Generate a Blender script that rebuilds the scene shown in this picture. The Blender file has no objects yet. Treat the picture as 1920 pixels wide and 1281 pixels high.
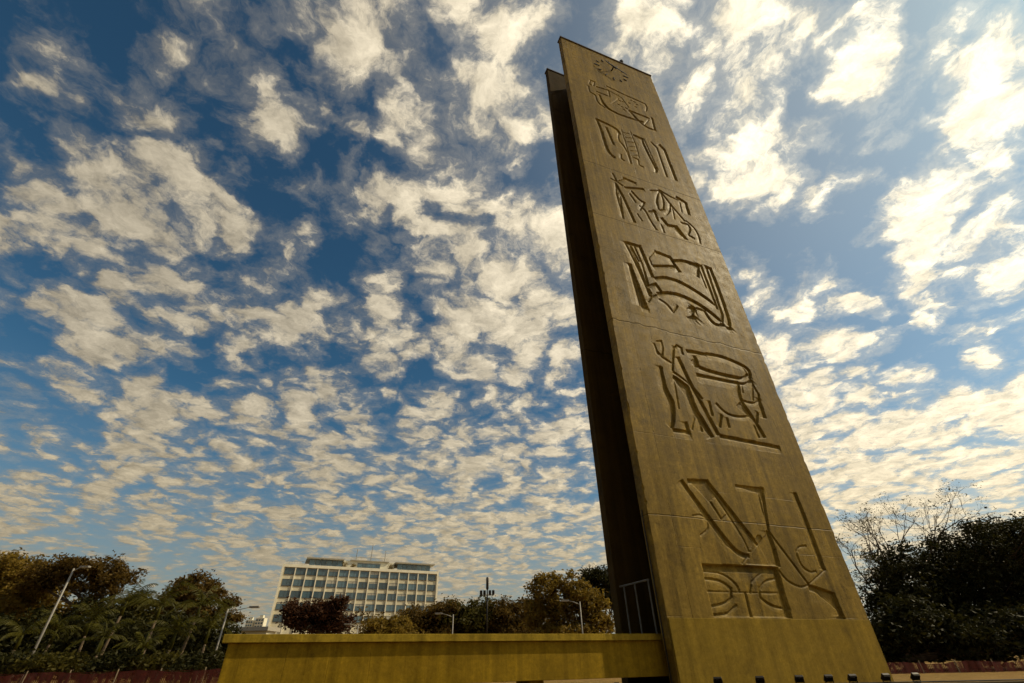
import bpy, bmesh, math, random
import numpy as np
from mathutils import Vector, Matrix

sc = bpy.context.scene
COL = sc.collection
R = math.radians

# ------------------------------------------------------------------ camera
EYE = Vector((0.0, 0.0, 1.1))
FOCAL = 1920 * 16 / 36.0
# rows are the world axes seen in the camera's frame (pitched up 35 degrees, rolled about 1 degree)
CAMROT = Matrix(((0.999769, 0.021492, 0.0), (0.012388, -0.576267, -0.817168), (-0.017562, 0.816979, -0.576400)))
cam_data = bpy.data.cameras.new('camera'); cam = bpy.data.objects.new('camera', cam_data); COL.objects.link(cam)
cam_data.lens = 16.0; cam_data.sensor_width = 36.0; cam_data.sensor_fit = 'HORIZONTAL'
cam_data.clip_start = 0.1; cam_data.clip_end = 12000
cam.matrix_world = Matrix.Translation(EYE) @ CAMROT.to_4x4()
sc.camera = cam

# ------------------------------------------------------------------ light
SUN_AZ, SUN_EL = R(86.0), R(42.0)          # azimuth clockwise from +Y
SUN_DIR = Vector((math.sin(SUN_AZ) * math.cos(SUN_EL), math.cos(SUN_AZ) * math.cos(SUN_EL), math.sin(SUN_EL)))
sun_data = bpy.data.lights.new('sun', 'SUN'); sun_data.energy = 3.8; sun_data.angle = R(0.53); sun_data.color = (1.0, 0.84, 0.56)
sun = bpy.data.objects.new('sun', sun_data); COL.objects.link(sun)
sun.rotation_euler = SUN_DIR.to_track_quat('Z', 'Y').to_euler()
sun.location = (60, 10, 60)

sc.view_settings.view_transform = 'Standard'; sc.view_settings.look = 'None'
sc.view_settings.exposure = 0.0; sc.view_settings.gamma = 1.0
sc.render.engine = 'CYCLES'
sc.cycles.use_denoising = True
sc.cycles.use_adaptive_sampling = True; sc.cycles.adaptive_threshold = 0.02; sc.cycles.adaptive_min_samples = 12
sc.cycles.max_bounces = 6; sc.cycles.diffuse_bounces = 3; sc.cycles.transparent_max_bounces = 4

# cloud banks of the altocumulus layer: direction, angular radius, weight
CLOUD_BANKS = [(-0.244,0.351,0.904,0.098,1.0),
 (-0.203,0.378,0.903,0.087,1.0),
 (-0.298,0.316,0.901,0.067,0.8),
 (-0.435,0.427,0.793,0.048,0.8),
 (-0.394,0.444,0.805,0.041,0.5),
 (-0.299,0.467,0.832,0.043,0.9),
 (-0.411,0.314,0.856,0.064,0.45),
 (-0.491,0.276,0.827,0.044,0.35),
 (-0.031,0.436,0.899,0.068,1.0),
 (0.009,0.491,0.871,0.061,0.9),
 (-0.016,0.322,0.947,0.074,0.9),
 (-0.131,0.53,0.838,0.116,1.0),
 (-0.2,0.494,0.846,0.05,0.9),
 (-0.058,0.56,0.826,0.064,1.0),
 (-0.257,0.572,0.779,0.044,0.9),
 (-0.24,0.604,0.76,0.032,0.5),
 (-0.108,0.65,0.752,0.042,1.0),
 (-0.159,0.62,0.769,0.033,0.8),
 (0.051,0.647,0.761,0.084,1.0),
 (0.029,0.588,0.808,0.046,0.8),
 (0.316,0.339,0.886,0.105,1.0),
 (0.253,0.323,0.912,0.05,1.0),
 (0.402,0.322,0.858,0.071,1.0),
 (0.302,0.407,0.862,0.076,1.0),
 (0.367,0.383,0.848,0.055,0.9),
 (0.347,0.466,0.814,0.046,0.6),
 (0.558,0.333,0.76,0.054,1.0),
 (0.538,0.361,0.762,0.03,0.8),
 (0.691,0.305,0.656,0.066,1.1),
 (0.686,0.375,0.624,0.049,1.0),
 (0.68,0.263,0.684,0.041,1.0),
 (0.723,0.4,0.563,0.035,1.0),
 (0.457,0.508,0.73,0.081,0.9),
 (0.389,0.509,0.768,0.056,0.9),
 (0.515,0.527,0.676,0.039,0.7),
 (0.55,0.272,0.79,0.034,0.7),
 (0.422,0.426,0.801,0.043,0.5),
 (0.694,0.477,0.54,0.083,1.0),
 (0.661,0.532,0.528,0.052,1.0),
 (0.723,0.441,0.532,0.039,1.0),
 (0.506,0.696,0.509,0.087,0.9),
 (0.481,0.742,0.467,0.047,0.8),
 (0.733,0.569,0.373,0.04,0.9),
 (0.665,0.582,0.468,0.023,0.8),
 (0.591,0.627,0.508,0.024,0.8),
 (0.482,0.652,0.585,0.038,0.6),
 (0.733,0.536,0.418,0.027,0.7),
 (-0.662,0.455,0.596,0.067,1.1),
 (-0.688,0.446,0.573,0.035,0.8),
 (-0.646,0.496,0.58,0.046,0.9),
 (-0.584,0.464,0.666,0.053,1.0),
 (-0.571,0.522,0.634,0.069,1.0),
 (-0.535,0.538,0.651,0.035,0.8),
 (-0.725,0.459,0.514,0.039,1.0),
 (-0.69,0.31,0.653,0.038,0.9),
 (-0.715,0.375,0.59,0.035,0.6),
 (-0.714,0.394,0.579,0.026,0.7),
 (-0.633,0.554,0.54,0.069,1.0),
 (-0.589,0.596,0.545,0.065,1.0),
 (-0.554,0.612,0.565,0.036,0.8),
 (-0.678,0.576,0.456,0.061,1.0),
 (-0.65,0.613,0.45,0.032,0.8),
 (-0.734,0.531,0.423,0.026,0.8),
 (-0.65,0.384,0.656,0.042,0.5),
 (-0.629,0.257,0.734,0.045,0.35),
 (-0.546,0.398,0.737,0.056,0.35),
 (-0.467,0.35,0.812,0.048,0.3),
 (-0.021,0.759,0.651,0.163,1.1),
 (0.072,0.728,0.682,0.081,1.0),
 (-0.116,0.796,0.594,0.093,1.0),
 (-0.036,0.836,0.548,0.082,0.9),
 (0.115,0.845,0.523,0.058,0.9),
 (-0.465,0.695,0.548,0.09,1.0),
 (-0.516,0.69,0.507,0.052,1.0),
 (-0.414,0.713,0.566,0.062,1.0),
 (-0.342,0.822,0.455,0.066,1.0),
 (-0.292,0.812,0.506,0.049,0.9),
 (-0.416,0.781,0.465,0.046,0.8),
 (-0.25,0.804,0.54,0.047,0.8),
 (-0.3,0.742,0.6,0.06,0.6),
 (-0.244,0.703,0.668,0.056,0.5),
 (-0.442,0.633,0.636,0.06,0.45),
 (-0.385,0.689,0.615,0.052,0.5),
 (-0.61,0.703,0.366,0.046,1.0),
 (-0.641,0.67,0.375,0.048,0.9),
 (-0.689,0.608,0.395,0.037,0.7),
 (-0.606,0.648,0.462,0.03,0.8),
 (-0.519,0.76,0.392,0.056,0.8),
 (-0.614,0.727,0.308,0.045,0.8),
 (-0.575,0.765,0.289,0.042,0.6),
 (-0.415,0.81,0.415,0.051,0.8),
 (-0.185,0.877,0.443,0.056,0.7),
 (-0.015,0.889,0.458,0.069,0.9),
 (0.098,0.919,0.382,0.077,0.8),
 (-0.118,0.915,0.385,0.122,0.8),
 (-0.348,0.862,0.368,0.083,0.8),
 (-0.467,0.823,0.323,0.057,0.7),
 (-0.647,0.722,0.244,0.037,0.6),
 (-0.723,0.638,0.266,0.054,0.4),
 (0.555,0.749,0.361,0.068,0.9),
 (0.62,0.687,0.379,0.032,0.7),
 (0.653,0.655,0.38,0.031,0.6),
 (0.72,0.624,0.304,0.072,0.9),
 (0.667,0.693,0.274,0.078,0.8),
 (0.581,0.771,0.261,0.094,0.9),
 (0.706,0.67,0.23,0.071,0.8),
 (0.531,0.74,0.412,0.045,0.8),
 (-0.714,0.675,0.184,0.059,0.6),
 (-0.284,0.915,0.287,0.122,0.6),
 (-0.018,0.959,0.284,0.157,0.7),
 (-0.51,0.827,0.236,0.078,0.5),
 (0.142,0.965,0.219,0.1,0.6),
 (0.629,0.749,0.208,0.106,0.8),
 (-0.593,0.776,0.215,0.055,0.5),
 (-0.411,0.891,0.194,0.109,0.5),
 (-0.178,0.963,0.204,0.139,0.6)]

class NT:
    """tiny node-graph helper"""
    def __init__(self, tree):
        self.t = tree; self.n = tree.nodes; self.l = tree.links
    def new(self, kind, **kw):
        nd = self.n.new(kind)
        for k, v in kw.items(): setattr(nd, k, v)
        return nd
    def put(self, sock, v):
        if isinstance(v, bpy.types.NodeSocket): self.l.new(v, sock)
        elif v is not None:
            sock.default_value = v
    def math(self, op, a, b=None, c=None, clamp=False):
        nd = self.new('ShaderNodeMath', operation=op, use_clamp=clamp)
        for i, v in enumerate((a, b, c)):
            if v is not None: self.put(nd.inputs[i], v)
        return nd.outputs[0]
    def vmath(self, op, a, b=None, out=0):
        nd = self.new('ShaderNodeVectorMath', operation=op)
        self.put(nd.inputs[0], a)
        if b is not None: self.put(nd.inputs[3 if op == 'SCALE' else 1], b)
        return nd.outputs['Value'] if op in ('DOT_PRODUCT', 'LENGTH', 'DISTANCE') else nd.outputs[0]
    def rng(self, v, a, b, c=0.0, d=1.0, smooth=False):
        nd = self.new('ShaderNodeMapRange'); nd.interpolation_type = 'SMOOTHSTEP' if smooth else 'LINEAR'
        for i, q in enumerate((v, a, b, c, d)): self.put(nd.inputs[i], q)
        return nd.outputs[0]
    def noise(self, vec, scale, detail=4, rough=0.5, dist=0.0, out='Fac', lac=2.0):
        nd = self.new('ShaderNodeTexNoise')
        if vec is not None: self.l.new(vec, nd.inputs['Vector'])
        nd.inputs['Scale'].default_value = scale; nd.inputs['Detail'].default_value = detail
        nd.inputs['Roughness'].default_value = rough; nd.inputs['Distortion'].default_value = dist
        nd.inputs['Lacunarity'].default_value = lac
        return nd.outputs[out]
    def mix(self, f, a, b, blend='MIX'):
        nd = self.new('ShaderNodeMix', data_type='RGBA', blend_type=blend)
        self.put(nd.inputs[0], f); self.put(nd.inputs[6], a if not isinstance(a, tuple) or len(a) == 4 else a + (1,))
        self.put(nd.inputs[7], b if not isinstance(b, tuple) or len(b) == 4 else b + (1,))
        return nd.outputs[2]
    def sep(self, v):
        nd = self.new('ShaderNodeSeparateXYZ'); self.l.new(v, nd.inputs[0]); return nd.outputs
    def comb(self, x, y, z):
        nd = self.new('ShaderNodeCombineXYZ')
        for i, v in enumerate((x, y, z)): self.put(nd.inputs[i], v)
        return nd.outputs[0]
    def mapping(self, v, scale=(1, 1, 1), loc=(0, 0, 0), rot=(0, 0, 0)):
        nd = self.new('ShaderNodeMapping'); self.l.new(v, nd.inputs[0])
        nd.inputs['Scale'].default_value = scale; nd.inputs['Location'].default_value = loc; nd.inputs['Rotation'].default_value = rot
        return nd.outputs[0]

BLUE_TINT, BLUE_GAMMA = (0.66, 0.98, 0.90, 1.0), 1.25
def build_world():
    w = bpy.data.worlds.new('World'); sc.world = w; w.use_nodes = True
    w.cycles.sampling_method = 'MANUAL'; w.cycles.sample_map_resolution = 256
    g = NT(w.node_tree); g.n.clear()
    out = g.new('ShaderNodeOutputWorld'); bg = g.new('ShaderNodeBackground'); g.l.new(bg.outputs[0], out.inputs[0])
    sky = g.new('ShaderNodeTexSky'); sky.sky_type = 'NISHITA'; sky.sun_disc = False
    sky.sun_elevation = SUN_EL; sky.sun_rotation = SUN_AZ
    sky.altitude = 700; sky.air_density = 1.0; sky.dust_density = 0.6; sky.ozone_density = 2.0
    tc = g.new('ShaderNodeTexCoord'); d = g.vmath('NORMALIZE', tc.outputs['Generated'])
    x, y, z = g.sep(d)
    zc = g.math('ADD', g.math('MAXIMUM', z, 0.0), 0.12)
    p = g.comb(g.math('DIVIDE', x, zc), g.math('DIVIDE', y, zc), 0.0)     # the cloud layer seen from below
    # coverage
    dw = g.vmath('NORMALIZE', g.vmath('ADD', d, g.vmath('SCALE', g.vmath('SUBTRACT', g.noise(d, 7.0, 5, .6, out='Color'), (0.5, 0.5, 0.5)), 0.26)))
    cov = None
    for (bx, by, bz, r, wt) in CLOUD_BANKS:
        dt = g.vmath('DOT_PRODUCT', dw, (bx, by, bz))
        v = g.rng(dt, math.cos(r * 1.5), math.cos(r * 0.2), 0.0, wt, True)
        cov = v if cov is None else g.math('MAXIMUM', cov, v)
    low = g.rng(z, 0.48, 0.12, 0.0, 1.0, True)
    # away from the banks the layer goes on at an even, middling cover
    behind = g.rng(y, 0.25, 0.0, 0.0, 0.45, True)
    cov = g.math('MAXIMUM', cov, behind)
    warp = g.vmath('SCALE', g.vmath('SUBTRACT', g.noise(p, 4.0, 5, .62, out='Color'), (0.5, 0.5, 0.5)), 0.22)
    pw = g.vmath('ADD', p, warp)
    n1 = g.noise(pw, 3.4, 5, 0.55)
    n2 = g.noise(g.mapping(pw, loc=(7.3, 2.1, 0)), 10.0, 8, 0.70)
    def puffs(sc_, sm, loc):
        v = g.new('ShaderNodeTexVoronoi'); v.feature = 'SMOOTH_F1'; v.voronoi_dimensions = '2D'; g.l.new(g.mapping(pw, loc=loc), v.inputs['Vector'])
        v.inputs['Scale'].default_value = sc_; v.inputs['Smoothness'].default_value = sm
        return g.math('SUBTRACT', 0.40, v.outputs['Distance'])
    pf1 = puffs(7.5, .40, (0, 0, 0)); pf2 = puffs(18.0, .45, (3, 5, 0))
    pf = g.math('MULTIPLY_ADD', pf2, .55, pf1)
    dens = g.math('MULTIPLY_ADD', g.math('SUBTRACT', n1, 0.5), 1.5, g.math('MULTIPLY', cov, 0.86))
    dens = g.math('MULTIPLY_ADD', g.math('SUBTRACT', n2, 0.5), 2.1, dens)
    dens = g.math('MULTIPLY_ADD', pf, 1.15, dens)
    dens = g.math('ADD', dens, g.math('MULTIPLY_ADD', low, 0.32, -0.36))
    alpha = g.math('MULTIPLY', g.rng(dens, -0.16, 0.64, 0.0, 1.0, True), 0.97)
    veil = g.rng(dens, -0.55, 0.20, 0.0, 0.24, True)
    alpha = g.math('MAXIMUM', alpha, veil)
    # light in the cloud: brighter towards the sun, thin parts dimmer, soft grey hollows
    sd = g.vmath('DOT_PRODUCT', d, tuple(SUN_DIR))
    sd01 = g.rng(sd, -0.35, 1.0, 0.0, 1.0)
    glow = g.math('POWER', sd01, 2.0)
    body = g.rng(g.noise(g.mapping(pw, loc=(3.1, 9.7, 0)), 7.5, 8, .62), .32, .68, 0.84, 1.10)
    body = g.math('MULTIPLY', body, g.rng(n2, .3, .7, .84, 1.12))
    # self-shading: what stands between a puff and the sun
    off = g.vmath('ADD', pw, (0.045 * math.sin(SUN_AZ), 0.045 * math.cos(SUN_AZ), 0.0))
    n2s = g.noise(g.mapping(off, loc=(7.3, 2.1, 0)), 10.0, 5, 0.66)
    lit = g.rng(g.math('SUBTRACT', n2, n2s), -0.22, 0.22, 0.76, 1.20)
    body = g.math('MULTIPLY', body, lit)
    lum = g.math('MULTIPLY', g.math('MULTIPLY_ADD', glow, 0.78, 0.45), body)
    thick = g.rng(dens, -0.1, 0.9, 0.86, 1.06, True)
    lum = g.math('MULTIPLY', lum, thick)
    lowc = g.rng(z, 0.50, 0.05, 0.0, 1.0, True)
    ccol = g.mix(lowc, (1.0, 0.87, 0.64), (0.98, 0.80, 0.50))
    ccol = g.mix(g.rng(sd, .55, 1.0), ccol, (1.0, 0.90, 0.68))
    lum = g.math('MULTIPLY', lum, g.math('MULTIPLY_ADD', lowc, .10, 1.0))
    cloud = g.vmath('SCALE', ccol, g.math('MULTIPLY', lum, 10.0))
    # blue: clear-sky model, deepened as through a polariser
    blue = g.mix(1.0, sky.outputs[0], BLUE_TINT, 'MULTIPLY')
    gm_ = g.new('ShaderNodeGamma'); g.l.new(g.vmath('SCALE', blue, 0.1), gm_.inputs[0]); gm_.inputs[1].default_value = BLUE_GAMMA
    blue = g.vmath('SCALE', gm_.outputs[0], 10.0)
    pale = g.vmath('SCALE', g.comb(0.80, 0.92, 1.0), g.math('MULTIPLY_ADD', glow, 4.0, 2.2))
    blue = g.mix(g.math('MULTIPLY', g.rng(z, 0.42, 0.0, 0.0, 1.0), 0.62), blue, pale)
    skyc = g.mix(alpha, blue, cloud)
    # warm low haze
    hz = g.math('MULTIPLY', g.rng(z, 0.30, -0.04, 0.0, 1.0, True), 0.80)
    hcol = g.vmath('SCALE', g.mix(glow, (0.97, 0.84, 0.62), (1.0, 0.88, 0.64)), g.math('MULTIPLY_ADD', glow, 4.8, 3.2))
    skyc = g.mix(hz, skyc, hcol)
    # aureole round the sun
    au = g.math('POWER', g.rng(sd, 0.28, 1.0, 0.0, 1.0), 2.3)
    skyc = g.mix(1.0, skyc, g.vmath('SCALE', g.comb(1.0, 0.90, 0.66), g.math('MULTIPLY', au, 3.2)), 'ADD')
    g.l.new(skyc, bg.inputs[0]); bg.inputs[1].default_value = 0.1
build_world()

# ------------------------------------------------------------------ helpers
def ray(px, py):
    return (CAMROT @ Vector((px - 960, 640.5 - py, -FOCAL))).normalized()
def at(px, py, Y):
    d = ray(px, py); return EYE + d * (Y / d.y)
def atz(px, py, z):
    d = ray(px, py); return EYE + d * ((z - EYE.z) / d.z)

def link(name, me, mat=None, parent=None):
    o = bpy.data.objects.new(name, me); COL.objects.link(o)
    if mat is not None and len(me.materials) == 0: me.materials.append(mat)
    if parent is not None: o.parent = parent
    return o
def tag(o, label=None, cat=None, group=None, kind=None):
    if label: o['label'] = label
    if cat: o['category'] = cat
    if group: o['group'] = group
    if kind: o['kind'] = kind
    return o
def empty(name, loc=(0, 0, 0), rz=0.0):
    o = bpy.data.objects.new(name, None); COL.objects.link(o); o.location = loc; o.rotation_euler = (0, 0, rz)
    o.empty_display_size = 0.3
    return o

class MB:
    """collects verts / faces for one mesh"""
    def __init__(self): self.v = []; self.f = []
    def add(self, vs, fs):
        b = len(self.v); self.v += [tuple(q) for q in vs]; self.f += [tuple(i + b for i in q) for q in fs]
    def box(self, x0, x1, y0, y1, z0, z1, bev=0.0):
        if bev <= 0:
            self.add([(x0, y0, z0), (x1, y0, z0), (x1, y1, z0), (x0, y1, z0), (x0, y0, z1), (x1, y0, z1), (x1, y1, z1), (x0, y1, z1)],
                     [(0, 3, 2, 1), (4, 5, 6, 7), (0, 1, 5, 4), (1, 2, 6, 5), (2, 3, 7, 6), (3, 0, 4, 7)])
            return
        bm = bmesh.new(); bmesh.ops.create_cube(bm, size=1)
        for q in bm.verts:
            q.co = Vector((x0 if q.co.x < 0 else x1, y0 if q.co.y < 0 else y1, z0 if q.co.z < 0 else z1))
        bmesh.ops.bevel(bm, geom=bm.edges[:], offset=bev, segments=2, affect='EDGES', profile=0.5)
        bm.verts.index_update()
        self.add([q.co[:] for q in bm.verts], [[q.index for q in f.verts] for f in bm.faces]); bm.free()
    def tube(self, pts, radii, n=6, caps=True):
        pts = [Vector(p) for p in pts]; b = len(self.v); m = len(pts)
        for i, p in enumerate(pts):
            t = (pts[min(i + 1, m - 1)] - pts[max(i - 1, 0)])
            if t.length < 1e-9: t = Vector((0, 0, 1))
            t.normalize(); a = Vector((1, 0, 0)) if abs(t.x) < .8 else Vector((0, 1, 0))
            u = t.cross(a).normalized(); w = t.cross(u)
            r = radii[i] if hasattr(radii, '__len__') else radii
            for k in range(n):
                an = 2 * math.pi * k / n; q = p + (u * math.cos(an) + w * math.sin(an)) * r
                self.v.append(q[:])
        for i in range(m - 1):
            for k in range(n):
                k2 = (k + 1) % n
                self.f.append((b + i * n + k, b + i * n + k2, b + (i + 1) * n + k2, b + (i + 1) * n + k))
        if caps:
            self.f.append(tuple(b + k for k in range(n - 1, -1, -1))); self.f.append(tuple(b + (m - 1) * n + k for k in range(n)))
    def build(self, name, mat, parent=None, smooth=False):
        me = bpy.data.meshes.new(name); me.from_pydata(self.v, [], self.f); me.update()
        if smooth: me.polygons.foreach_set('use_smooth', [True] * len(me.polygons))
        return link(name, me, mat, parent)

def np_mesh(name, V, F):
    """V (n,3) float array, F (m,4) int array"""
    me = bpy.data.meshes.new(name); n, m = len(V), len(F)
    me.vertices.add(n); me.vertices.foreach_set('co', np.asarray(V, np.float32).ravel())
    me.loops.add(m * 4); me.loops.foreach_set('vertex_index', np.asarray(F, np.int32).ravel())
    me.polygons.add(m); me.polygons.foreach_set('loop_start', np.arange(0, m * 4, 4, dtype=np.int32))
    me.polygons.foreach_set('loop_total', np.full(m, 4, np.int32))
    me.update(calc_edges=True); me.validate()
    return me

# ------------------------------------------------------------------ materials
def mat_base(name, rough=0.8, spec=0.3):
    m = bpy.data.materials.new(name); m.use_nodes = True; g = NT(m.node_tree)
    b = g.n['Principled BSDF']; b.inputs['Roughness'].default_value = rough
    b.inputs['Specular IOR Level'].default_value = spec
    return m, g, b
def simple(name, col, rough=0.7, metal=0.0, spec=0.4, var=0.25, scale=6.0, bump=0.0):
    m, g, b = mat_base(name, rough, spec); b.inputs['Metallic'].default_value = metal
    tc = g.new('ShaderNodeTexCoord'); n = g.noise(tc.outputs['Object'], scale, 5, .6)
    k = g.rng(n, .3, .7, 1 - var, 1 + var)
    c = g.new('ShaderNodeRGB'); c.outputs[0].default_value = (*col, 1)
    g.l.new(g.vmath('SCALE', c.outputs[0], k), b.inputs['Base Color'])
    if bump:
        bp = g.new('ShaderNodeBump'); bp.inputs['Strength'].default_value = bump; bp.inputs['Distance'].default_value = .02
        g.l.new(g.noise(tc.outputs['Object'], scale * 8, 5, .6), bp.inputs['Height']); g.l.new(bp.outputs[0], b.inputs['Normal'])
    return m

def concrete(name, col_a, col_b, streak=0.35, boards=0.0, joints=(), stain=0.5, bumpk=0.5, scale=1.0, rough=0.82, blotch=0.0):
    """weathered board-marked concrete in the thing's own coordinates (x along, z up)"""
    m, g, b = mat_base(name, rough, 0.10 if blotch else 0.10)
    tc = g.new('ShaderNodeTexCoord'); o = tc.outputs['Object']; x, y, z = g.sep(o)
    big = g.noise(o, 0.35 * scale, 6, .6); mid = g.noise(o, 1.7 * scale, 7, .65); fine = g.noise(o, 16 * scale, 6, .7)
    st = g.noise(g.mapping(o, scale=(2.6, 2.6, .10)), 1.0, 7, .65)
    mott = g.noise(g.mapping(o, scale=(1.0, 1.0, .55), loc=(5, 3, 1)), 3.6 * scale, 8, .72)
    f = g.math('MULTIPLY_ADD', g.math('SUBTRACT', big, .5), 1.3, .5)
    f = g.math('MULTIPLY_ADD', g.math('SUBTRACT', mid, .5), .9, f)
    f = g.math('MULTIPLY_ADD', g.math('SUBTRACT', mott, .5), .8, f, clamp=True)
    col = g.mix(f, col_a, col_b)
    k = g.rng(st, .35, .70, 1.0 + streak * .3, 1.0 - streak)
    k = g.math('MULTIPLY', k, g.rng(fine, .25, .75, 1 - .22, 1 + .22))
    drk = g.rng(g.noise(g.mapping(o, loc=(11, 4, 8)), .8 * scale, 6, .7), .55, .75, 1.0, 1.0 - stain, True)
    k = g.math('MULTIPLY', k, drk)
    if blotch:
        # pale lime runs and worn patches
        run = g.noise(g.mapping(o, scale=(5.5, 5.5, .35), loc=(4, 0, 2)), 1.0, 6, .7)
        wear = g.math('MULTIPLY', g.rng(run, .56, .74, 0, 1, True), g.rng(g.noise(g.mapping(o, loc=(1, 7, 5)), .5, 4, .6), .45, .62, 0, 1, True))
        k = g.math('MULTIPLY', k, g.math('MULTIPLY_ADD', wear, blotch * 1.1, 1.0))
        pit = g.noise(g.mapping(o, loc=(9, 9, 2)), 5.0, 9, .78)
        k = g.math('MULTIPLY', k, g.rng(pit, .3, .7, 1 - blotch * .55, 1 + blotch * .55))
    h = g.math('MULTIPLY', fine, .35)
    h = g.math('MULTIPLY_ADD', mid, .8, h)
    if boards:
        # each pour has its own tone
        cell = g.new('ShaderNodeTexWhiteNoise'); cell.noise_dimensions = '2D'
        g.l.new(g.comb(g.math('FLOOR', g.math('MULTIPLY_ADD', x, 1 / 1.13, .5)), g.math('FLOOR', g.math('MULTIPLY_ADD', z, 1 / 2.36, .5)), 0.0), cell.inputs['Vector'])
        k = g.math('MULTIPLY', k, g.rng(cell.outputs['Value'], 0, 1, 1 - .13 * boards, 1 + .13 * boards))
        # vertical board seams, 1.1 m panels with wandering edges
        wob = g.math('MULTIPLY', g.math('SUBTRACT', g.noise(o, .9, 3), .5), .09)
        fx = g.math('ABSOLUTE', g.math('SUBTRACT', g.math('FRACT', g.math('MULTIPLY', g.math('ADD', x, wob), 1 / 1.13)), .5))
        seam = g.rng(fx, .489, .5, 0, 1, True)
        seam = g.math('MULTIPLY', seam, g.rng(g.noise(g.mapping(o, loc=(2, 2, 9)), .7, 4), .42, .62, 0, 1, True))
        k = g.math('MULTIPLY', k, g.math('MULTIPLY_ADD', seam, -.45 * boards, 1.0))
        h = g.math('MULTIPLY_ADD', seam, -1.2 * boards, h)
        # horizontal lifts, faint
        fz = g.math('ABSOLUTE', g.math('SUBTRACT', g.math('FRACT', g.math('MULTIPLY', g.math('ADD', z, g.math('MULTIPLY', wob, .5)), 1 / 2.36)), .5))
        lift = g.math('MULTIPLY', g.rng(fz, .492, .5, 0, 1, True), g.rng(g.noise(g.mapping(o, loc=(8, 1, 3)), .6, 4), .45, .6, 0, 1, True))
        k = g.math('MULTIPLY', k, g.math('MULTIPLY_ADD', lift, -.25 * boards, 1.0))
        h = g.math('MULTIPLY_ADD', lift, -.4 * boards, h)
    for (jz, jw, amp) in joints:
        wz = g.math('MULTIPLY', g.math('SUBTRACT', g.noise(g.comb(x, jz, 0.0), .8, 5, .6), .5), amp)
        dz = g.math('ABSOLUTE', g.math('ADD', g.math('SUBTRACT', z, jz), wz))
        ln = g.rng(dz, jw, 0.0, 0, 1, True)
        k = g.math('MULTIPLY', k, g.math('MULTIPLY_ADD', ln, -.55, 1.0)); h = g.math('MULTIPLY_ADD', ln, -1.0, h)
    g.l.new(g.vmath('SCALE', col, k), b.inputs['Base Color'])
    bp = g.new('ShaderNodeBump'); bp.inputs['Strength'].default_value = bumpk; bp.inputs['Distance'].default_value = .03
    g.l.new(h, bp.inputs['Height']); g.l.new(bp.outputs[0], b.inputs['Normal'])
    g.l.new(g.rng(mid, .3, .7, rough - .12, rough + .08), b.inputs['Roughness'])
    return m

def leaf_mat(name, col_a, col_b, trans=0.35, gloss=0.6):
    m, g, b = mat_base(name, 0.5, 0.12)
    geo = g.new('ShaderNodeNewGeometry'); tc = g.new('ShaderNodeTexCoord')
    n = g.noise(tc.outputs['Object'], .45, 4, .6)
    f = g.math('ADD', g.math('MULTIPLY', geo.outputs['Random Per Island'], .55), g.rng(n, .3, .7, 0, .45), clamp=True)
    col = g.mix(f, col_a, col_b)
    b.inputs['Roughness'].default_value = gloss
    g.l.new(col, b.inputs['Base Color'])
    tr = g.new('ShaderNodeBsdfTranslucent'); g.l.new(g.vmath('SCALE', col, 1.25), tr.inputs[0])
    mx = g.new('ShaderNodeMixShader'); mx.inputs[0].default_value = trans
    g.l.new(b.outputs[0], mx.inputs[1]); g.l.new(tr.outputs[0], mx.inputs[2])
    g.l.new(mx.outputs[0], g.n['Material Output'].inputs[0])
    return m

M = {}
M['tower'] = concrete('tower_concrete', (0.143, 0.091, 0.013), (0.270, 0.180, 0.030), streak=.48, boards=1.0,
                      joints=((30.0, .055, .10), (24.3, .04, .06), (15.8, .05, .5), (5.87, .03, .12)), stain=.5, bumpk=.8, rough=.6, blotch=.7)
M['tower_shaded'] = concrete('tower_shaded_concrete', (0.042, 0.025, 0.005), (0.070, 0.044, 0.009), streak=.4, boards=.6, joints=((15.8, .05, .3), (30.0, .05, .1)), stain=.45)  # tower concrete darkened: the shade of the gap is put into its colour
M['tower_base'] = concrete('tower_base_render', (0.185, 0.122, 0.012), (0.25, 0.166, 0.020), streak=.35, stain=.35, bumpk=.4, boards=.5, blotch=.35)
M['parapet'] = concrete('parapet_concrete', (0.20, 0.125, 0.006), (0.265, 0.168, 0.010), streak=.4, stain=.35, bumpk=.4, boards=.7, blotch=.35)
M['coping'] = concrete('coping_concrete', (0.24, 0.165, 0.014), (0.32, 0.225, 0.024), streak=.45, stain=.4, bumpk=.4, blotch=.4)
M['iron'] = simple('dark_metal', (0.03, 0.026, 0.022), .45, .7)
M['flash'] = simple('rusted_flashing', (0.045, 0.028, 0.018), .7, .2)
M['steel'] = simple('galvanised_steel', (0.27, 0.255, 0.225), .6, .3, var=.12)
M['rail'] = simple('grey_rail_paint', (0.12, 0.115, 0.10), .6, .2)
M['bark'] = simple('bark', (0.075, 0.05, 0.03), .9, var=.45, scale=3, bump=.6)
M['bark_pale'] = simple('pale_bark', (0.24, 0.18, 0.11), .85, var=.35, scale=3, bump=.5)
M['palmtrunk'] = simple('palm_trunk', (0.12, 0.085, 0.05), .85, var=.35, scale=4, bump=.5)
M['leaf_dark'] = leaf_mat('leaf_dark_green', (0.012, 0.014, 0.003), (0.040, 0.036, 0.007), .22)
M['leaf_brown'] = leaf_mat('leaf_brown_green', (0.045, 0.028, 0.007), (0.155, 0.095, 0.018), .38)
M['leaf_olive'] = leaf_mat('leaf_olive', (0.026, 0.025, 0.005), (0.095, 0.078, 0.012), .36)
M['leaf_gold'] = leaf_mat('leaf_gold', (0.085, 0.054, 0.010), (0.27, 0.18, 0.026), .42)
M['leaf_red'] = leaf_mat('leaf_wine', (0.025, 0.010, 0.006), (0.085, 0.036, 0.014), .3)
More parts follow.
